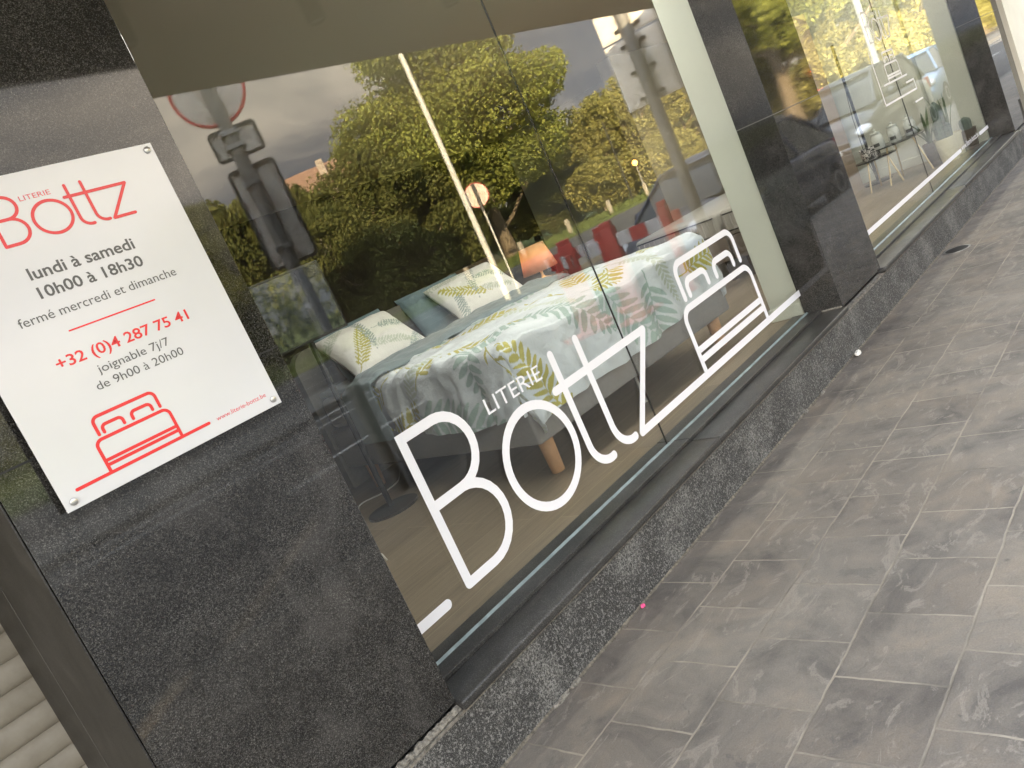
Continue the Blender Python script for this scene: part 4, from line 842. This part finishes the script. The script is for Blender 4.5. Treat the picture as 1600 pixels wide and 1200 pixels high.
# ------------------------------------------------------------------ cars
def car(loc, rz, paint, label, L_=3.8, W_=1.68, H_=1.50, hood=.95, kind='hatch', lights=False, tail=False):
    t = thing('parked_car' if not tail else 'passing_car', (*loc, RZD), label, 'car', 'cars on the street', rz)       # nose at local x=0, body runs to +x
    w = W_ / 2; belt = H_ * .64
    def ztop(x):
        if x < .06: return .62
        if x < hood: s = (x - .06) / (hood - .06); return .70 + (belt - .72) * (s ** .55)
        if x > L_ - .12: return belt - .08
        return belt + .0
    def width(x):
        s = min(1, x / .55); e_ = min(1, (L_ - x) / .4); return w * (.80 + .20 * math.sin(s * 1.5708)) * (.90 + .10 * math.sin(e_ * 1.5708))
    secs = []
    for x in [0, .03, .09, .2, .4, hood * .75, hood, 1.4, 1.9, 2.4, L_ - .7, L_ - .3, L_ - .08, L_]:
        ww, zt = width(x), ztop(x); zb = .20 if .1 < x < L_ - .1 else .26
        h_ = [(.55 * ww, zb), (.95 * ww, zb + .05), (ww, zb + .22), (ww, .55 * zt + .18), (.965 * ww, zt - .10), (.88 * ww, zt - .025), (.5 * ww, zt + .012)]
        secs.append([(x, -a, b) for a, b in h_] + [(x, a, b) for a, b in h_[::-1]])
    body = MB().loft(secs, close=True).build('body', paint, t, 'all')
    if kind == 'hatch': roofl = [(hood - .12, belt - .02, .80), (hood + .62, H_ - .05, .60), (hood + 1.3, H_, .60), (L_ - .75, H_ - .04, .58), (L_ - .10, belt - .02, .76)]
    else: roofl = [(hood - .22, belt - .02, .84), (hood + .62, H_ - .06, .68), (hood + 1.4, H_, .68), (L_ - .45, H_ - .03, .66), (L_ - .08, belt - .02, .82)]
    g = MB(); secs = []
    for x, z, r_ in roofl: secs.append([(x, -r_ * w * (1.12 if z < belt + .1 else 1), z), (x, r_ * w * (1.12 if z < belt + .1 else 1), z)])
    # closed cabin of dark glass: roof line points joined to the belt line
    bl = [(x, -w * .90, belt - .03) for x, _, _ in roofl]; br = [(x, w * .90, belt - .03) for x, _, _ in roofl]; V_ = []; F_ = []
    for (a, b), l_, r__ in zip(secs, bl, br): V_ += [l_, a, b, r__]
    for i in range(4):
        for j in range(3): F_.append((4 * i + j, 4 * i + j + 1, 4 * i + j + 5, 4 * i + j + 4))
    g.add(V_, F_); g.build('windows', 'carglass', t, True)
    rf = MB(); secs = []
    for i in (1, 2, 3):
        x, z, r_ = roofl[i]; x += (-.04, 0, .05)[i - 1]; q = r_ * w + .012; secs.append([(x, -q, z - .03), (x, -q, z + .006), (x, -q * .6, z + .026), (x, q * .6, z + .026), (x, q, z + .006), (x, q, z - .03)])
    rf.loft(secs, close=True); rf.build('roof', paint, t, 'all')
    for s in (-1, 1):
        pl_ = MB(); (x0, z0, r0), (x1, z1, r1_) = roofl[0], roofl[1]; pl_.tube([(x0, s * w * .89, z0 + .01), (x1, s * (r1_ * w + .005), z1)], .030, 8)
        xm = (roofl[2][0] + .05); pl_.tube([(xm, s * w * .905, belt - .02), (xm + .03, s * (roofl[2][2] * w + .008), H_ - .02)], .030, 8)
        (x0, z0, r0), (x1, z1, r1_) = roofl[3], roofl[4]; pl_.tube([(x0, s * (r0 * w + .005), z0), (x1, s * w * .86, z1)], .045, 8)
        pl_.build('pillar', paint, t, True)
        mi = MB(); bm = bmesh.new(); bmesh.ops.create_icosphere(bm, subdivisions=2, radius=1)
        for v_ in bm.verts: v_.co = Vector((hood + .28 + v_.co.x * .06, s * (w + .07) + v_.co.y * .10, belt + .05 + v_.co.z * .075))
        mi.bm(bm); mi.build('mirror', paint, t, 'all')
        hl = MB(); bm = bmesh.new(); bmesh.ops.create_icosphere(bm, subdivisions=3, radius=1)
        for v_ in bm.verts: v_.co = Vector((.17 + v_.co.x * .17 + abs(v_.co.y) * .02, s * (w * .74) + v_.co.y * .155 , .70 + v_.co.z * .085 + v_.co.x * .035))
        hl.bm(bm); hl.build('headlight', 'lens', t, 'all')
        tl2 = MB().box(L_ - .16, L_ + .006, s * w * .93 - .09 * (s > 0) - .02, s * w * .93 + .09 * (s < 0) + .02, belt - .30, belt - .06, .02).build('tail_light', 'redlamp', t, True)
        for xx in (.66, L_ - .68):
            wh = bpy.data.objects.new('wheel', None); COL.objects.link(wh); wh.parent = t; wh.location = (xx, s * (w - .085), .30)
            MB().lathe([(.19, -.09), (.285, -.095), (.30, -.06), (.30, .06), (.285, .095), (.19, .09)], 28, (0, 0, 0), 'y').build('tyre', 'rubber', wh, True)
            MB().lathe([(.19, -.07), (.19, .088), (.15, .094), (.05, .075), (.03, .08)], 20, (0, 0, 0), 'y').build('rim', 'rim', wh, True).rotation_euler = (0, 0, 0 if s > 0 else math.pi)
    MB().box(-.012, .06, -w * .50, w * .50, .50, .60, .02).build('upper_grille', 'trimblack', t, True); MB().box(-.022, .05, -w * .62, w * .62, .26, .40, .02).build('lower_grille', 'trimblack', t, True)
    MB().box(-.034, -.02, -.26, .26, .41, .50, .004).build('number_plate', 'plate', t); MB().box(L_ - .01, L_ + .012, -.26, .26, .62, .72, .004).build('number_plate', 'plate', t)
    em = MB()
    if kind == 'hatch': # slanting chrome S badge
        for pts_ in ([(.055, .60), (.0, .645), (-.055, .60)], [(-.05, .61), (.05, .56)], [(.055, .57), (.0, .525), (-.055, .57)]): em.tube([(-.03, a, b) for a, b in pts_], .011, 8)
    else:
        em.tube([(-.03, .07 * math.cos(q), .60 + .045 * math.sin(q)) for q in np.linspace(0, 6.2832, 17)], .008, 6)
    em.build('badge', 'chrome', t, True)
    return t
def paint(n, c): return mat(n, c, .28, metal=.25, coat=1.)
navy, black_p, grey_p, blue_p = paint('navy_paint', (.014, .02, .05)), paint('black_blue_paint', (.012, .015, .022)), paint('silver_paint', (.30, .29, .27)), paint('pale_blue_paint', (.22, .34, .50))
car((9.25, -1.62), R(1.5), navy, 'dark blue hatchback parked nose on behind the road barriers')
car((15.1, -1.36), 0, black_p, 'dark blue people carrier parked behind the hatchback', 4.2, 1.78, 1.66, 1.0, 'van')
car((24.5, -6.2), math.pi, grey_p, 'silver estate car driving away in the near lane', 3.9, 1.7, 1.5, tail=True)
car((22.6, -2.1), R(-2), blue_p, 'pale blue car parked farthest along the kerb', 4.1, 1.72, 1.5)

# ------------------------------------------------------------------ house beyond the hedge
x, y = at(37.2, 62); hs = thing('tiled_house', (x, y, 0), 'house with an orange clay roof rising above the left hedge', 'house', rz=R(38))
MB().box(-4.6, 4.6, -4, 4, 0, 9.2).build('wall', 'housewall', hs); rf = MB().add([(-5, -4.5, 9.21), (5, -4.5, 9.21), (5, 4.5, 9.21), (-5, 4.5, 9.21), (-4.2, 0, 11.5), (4.2, 0, 11.5)], [(0, 1, 5, 4), (2, 3, 4, 5), (1, 2, 5), (3, 0, 4), (0, 3, 2, 1)]).build('roof', 'roof_tile', hs); MB().box(.3, .8, 1.6, 2.2, 9.8, 11.5).build('chimney', 'housewall', rf)
for k in range(3): MB().box(-3.6 + 2.8 * k, -2.4 + 2.8 * k, 4.002, 4.04, 5.8, 7.4).build('window', 'carglass', hs)

# ------------------------------------------------------------------ trees
def crown_mesh(name, blobs, n, size, seed, droop=.3):
    r = np.random.default_rng(seed); V_ = np.empty((n * 4, 3), np.float32); tone = np.empty(n * 4, np.float32)
    wts = np.array([b[3] * b[4] * b[5] for b in blobs]) ** .72; wts /= wts.sum(); which = r.choice(len(blobs), n, p=wts); B_ = np.array([b[:6] for b in blobs])[which]
    d = r.normal(size=(n, 3)); d /= np.linalg.norm(d, axis=1)[:, None]; rad = r.uniform(.25, 1, n) ** .45
    c = B_[:, :3] + d * B_[:, 3:6] * rad[:, None]
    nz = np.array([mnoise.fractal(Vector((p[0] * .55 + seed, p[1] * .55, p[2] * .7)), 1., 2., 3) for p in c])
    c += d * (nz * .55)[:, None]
    keep = nz > -.34
    nrm = d * .6 + r.normal(size=(n, 3)) * .75 + np.array([0, 0, .25]); nrm /= np.linalg.norm(nrm, axis=1)[:, None]
    up = r.normal(size=(n, 3)); a = np.cross(nrm, up); a /= np.linalg.norm(a, axis=1)[:, None]; b = np.cross(nrm, a); s = size * r.uniform(.55, 1.35, n)
    sa, sb = s * keep, s * r.uniform(.5, .8, n) * keep
    V_[0::4] = c - a * sa[:, None]; V_[1::4] = c + b * sb[:, None] - a * (.1 * sa)[:, None]; V_[2::4] = c + a * sa[:, None] + nrm * (s * .15)[:, None]; V_[3::4] = c - b * sb[:, None] - a * (.1 * sa)[:, None]
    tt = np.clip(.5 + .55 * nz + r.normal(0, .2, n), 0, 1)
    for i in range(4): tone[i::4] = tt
    me = bpy.data.meshes.new(name); me.vertices.add(n * 4); me.vertices.foreach_set('co', V_.reshape(-1)); me.loops.add(n * 4); me.loops.foreach_set('vertex_index', np.arange(n * 4, dtype=np.int32)); me.polygons.add(n); me.polygons.foreach_set('loop_start', np.arange(n, dtype=np.int32) * 4); me.update(calc_edges=True)
    at_ = me.attributes.new('tone', 'FLOAT', 'POINT'); at_.data.foreach_set('value', tone); return me
def trunk_mb(h, r0, seed, spread, limbs=7, start=.25):
    q = random.Random(seed); mb = MB(); pts = [(0, 0, -.2)]; x = y = 0
    for i in range(1, 9): x += q.uniform(-.1, .1); y += q.uniform(-.1, .1); pts.append((x, y, h * i / 8))
    mb.tube(pts, [r0 * 1.25] + [r0 * (1 - .8 * i / 8) for i in range(1, 9)], 10)
    tips = []
    for k in range(limbs):
        s = start + (.95 - start) * k / limbs; i = int(s * 8); p = Vector(pts[i]); a = 2.4 * k + q.uniform(-.4, .4); ln = spread * q.uniform(.75, 1.1) * (1.05 - .5 * s); P_ = [p]
        for j in range(1, 6): P_.append(p + Vector((math.cos(a) * ln * j / 5, math.sin(a) * ln * j / 5, ln * .75 * (j / 5) ** 1.3 + q.uniform(-.12, .12))))
        rr = r0 * (.42 - .25 * s); mb.tube(P_, [rr * (1 - .8 * j / 5) for j in range(6)], 7); tips.append(P_[-1])
        for m in range(3):
            j = 2 + m; b0 = P_[min(j, 5)]; a2 = a + q.uniform(-1.2, 1.2); l2 = ln * .45; P2 = [b0 + Vector((math.cos(a2) * l2 * i_ / 3, math.sin(a2) * l2 * i_ / 3, l2 * .7 * i_ / 3)) for i_ in range(4)]; mb.tube(P2, [rr * .4 * (1 - .25 * i_) for i_ in range(4)], 5); tips.append(P2[-1])
    return mb, tips
def tree(loc, h, r0, spread, seed, leaf, n, size, label, group, start=.25, base=None, sq=.8, limbs=7):
    t = thing('broadleaf_tree', loc, label, 'tree', group); mb, tips = trunk_mb(h * .86, r0, seed, spread, limbs, start); mb.build('trunk', 'bark', t, True)
    q = random.Random(seed + 1); bl_ = [(p.x, p.y, p.z, spread * q.uniform(.26, .42), spread * q.uniform(.26, .42), spread * q.uniform(.2, .34) * sq) for p in tips] + [(q.uniform(-.1, .1) * spread, q.uniform(-.1, .1) * spread, h * s, spread * .45, spread * .45, h * .13) for s in (.5, .65, .8, .9)]
    if base: bl_ += base
    link('crown', crown_mesh('crown', bl_, n, size, seed), leaf, t); return t
x, y = at(47.3, 50); tree((x, y, 0), 15.6, .42, 6.3, 3, 'leaf_tree', 120000, .11, 'big broad lit tree behind the white lamp post', None, .22, [(0, 0, 5.2, 4.6, 4.6, 2.0), (-2.5, -1, 6.4, 3.6, 3.6, 2.2), (2.4, 1.5, 6.2, 3.6, 3.6, 2.2), (-3.2, 1, 9.2, 3., 3., 2.4), (1, -1, 12.6, 3.4, 3.4, 2.2)], .9, 11)
row = 'trees beyond the verge'
specs = []
for i, (az, t_, k) in enumerate(((54.5, 58, 0), (56.6, 61, 1), (58.8, 60, 2), (61.0, 62, 0), (63.2, 66, 1), (65.6, 74, 2), (52.4, 66, 1), (49.3, 68, 2))): specs.append((az, t_, k))
protos = {}
rowlab = ['rounded golden leaved tree in the row beyond the bollards', 'bushy golden tree behind the thin pole', 'bushy golden tree around the glowing street lamp', 'golden tree behind the parking sign pole', 'golden tree right of the parking sign pole', 'farther golden tree near the second pillar', 'golden tree just right of the big tree', 'yellowish tree partly behind the big tree']
for (az, t_, k), lb in zip(specs, rowlab):
    x, y = at(az, t_)
    if k not in protos:
        protos[k] = tree((x, y, 0), 7.2 + .5 * k, .22, 3.0, 31 + k, 'leaf_gold', 30000, .105, lb, row, .12, [(0, 0, 1.3, 1.9, 1.9, 1.2), (1.4, 0, 2.1, 1.5, 1.5, 1.3), (-1.4, .4, 1.9, 1.5, 1.5, 1.3)], .9)
    else:
        c = copy_tree(protos[k]); c.location = (x, y, 0); c['label'] = lb; c.rotation_euler = (0, 0, az * 1.7); c.scale = (1.05, 1.05, .95 + .012 * (t_ - 58))
# dark hedge trees on the left
hp = {}
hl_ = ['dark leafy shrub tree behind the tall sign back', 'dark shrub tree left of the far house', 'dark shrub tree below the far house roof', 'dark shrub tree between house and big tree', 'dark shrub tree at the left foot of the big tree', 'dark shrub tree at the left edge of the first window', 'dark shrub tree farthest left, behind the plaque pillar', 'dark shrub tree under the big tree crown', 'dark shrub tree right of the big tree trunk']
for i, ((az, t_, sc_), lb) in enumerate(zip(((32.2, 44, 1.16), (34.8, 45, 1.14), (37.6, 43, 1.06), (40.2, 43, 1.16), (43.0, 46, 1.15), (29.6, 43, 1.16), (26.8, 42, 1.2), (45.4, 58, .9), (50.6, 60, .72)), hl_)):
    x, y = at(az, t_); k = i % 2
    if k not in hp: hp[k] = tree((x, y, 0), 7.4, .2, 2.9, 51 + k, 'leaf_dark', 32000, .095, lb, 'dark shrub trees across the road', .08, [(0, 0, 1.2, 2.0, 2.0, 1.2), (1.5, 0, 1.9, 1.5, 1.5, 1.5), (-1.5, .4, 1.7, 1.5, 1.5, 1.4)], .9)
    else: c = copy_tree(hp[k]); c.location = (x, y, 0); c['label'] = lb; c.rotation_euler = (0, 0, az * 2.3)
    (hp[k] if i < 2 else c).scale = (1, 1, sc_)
# taller trees seen in the second window
for i, ((az, t_, sc_), lb) in enumerate(zip(((67.4, 58, 1.0), (70.6, 66, .95), (73.4, 72, 1.05), (75.8, 84, 1.1), (78.2, 100, 1.15)), ('tall tree with a sunlit trunk mirrored in the second pillar', 'tall tree behind the red traffic light', 'tall tree behind the white post in the second window', 'tall tree behind the small window lettering', 'tall tree farthest along the road'))):
    x, y = at(az, t_)
    if i == 0: tt_ = tree((x, y, 0), 15, .5, 5.4, 77, 'leaf_tree', 60000, .13, lb, 'tall trees along the road', .25, None, .9, 9)
    else: c = copy_tree(tt_); c.location = (x, y, 0); c['label'] = lb; c.rotation_euler = (0, 0, az); c.scale = (1, 1, sc_)
for i, (az, t_, lb) in enumerate(((68.9, 62, 'golden tree under the red traffic light'), (71.6, 70, 'golden tree between traffic light and white post'), (74.6, 76, 'golden tree right of the white post in the second window'), (76.6, 88, 'golden tree behind the pale blue car'), (78.6, 104, 'golden tree at the far end of the road'))):
    x, y = at(az, t_); c = copy_tree(protos[i % 3]); c.location = (x, y, 0); c['label'] = lb; c.rotation_euler = (0, 0, az * 3.1); c.scale = (1.25, 1.25, 1.1)
# far treeline that reads as one mass
bl_ = [(x_, -62 - 14 * math.sin(x_ * .11), 3.2, 5, 3.5, 4.6) for x_ in range(-20, 190, 6)]
bl_ += [(190 + 4 * math.sin(y_), y_, 4.5, 5, 4.5, 6.5) for y_ in range(-60, 14, 6)] + [(150 + 5 * math.sin(y_), y_, 3.5, 5, 4.5, 5.0) for y_ in range(-60, -24, 6)]
o = link('treeline', crown_mesh('treeline', bl_, 44000, .36, 91), 'leaf_dark'); tag(o, 'far green treeline closing the view across the road', 'treeline', kind='stuff')
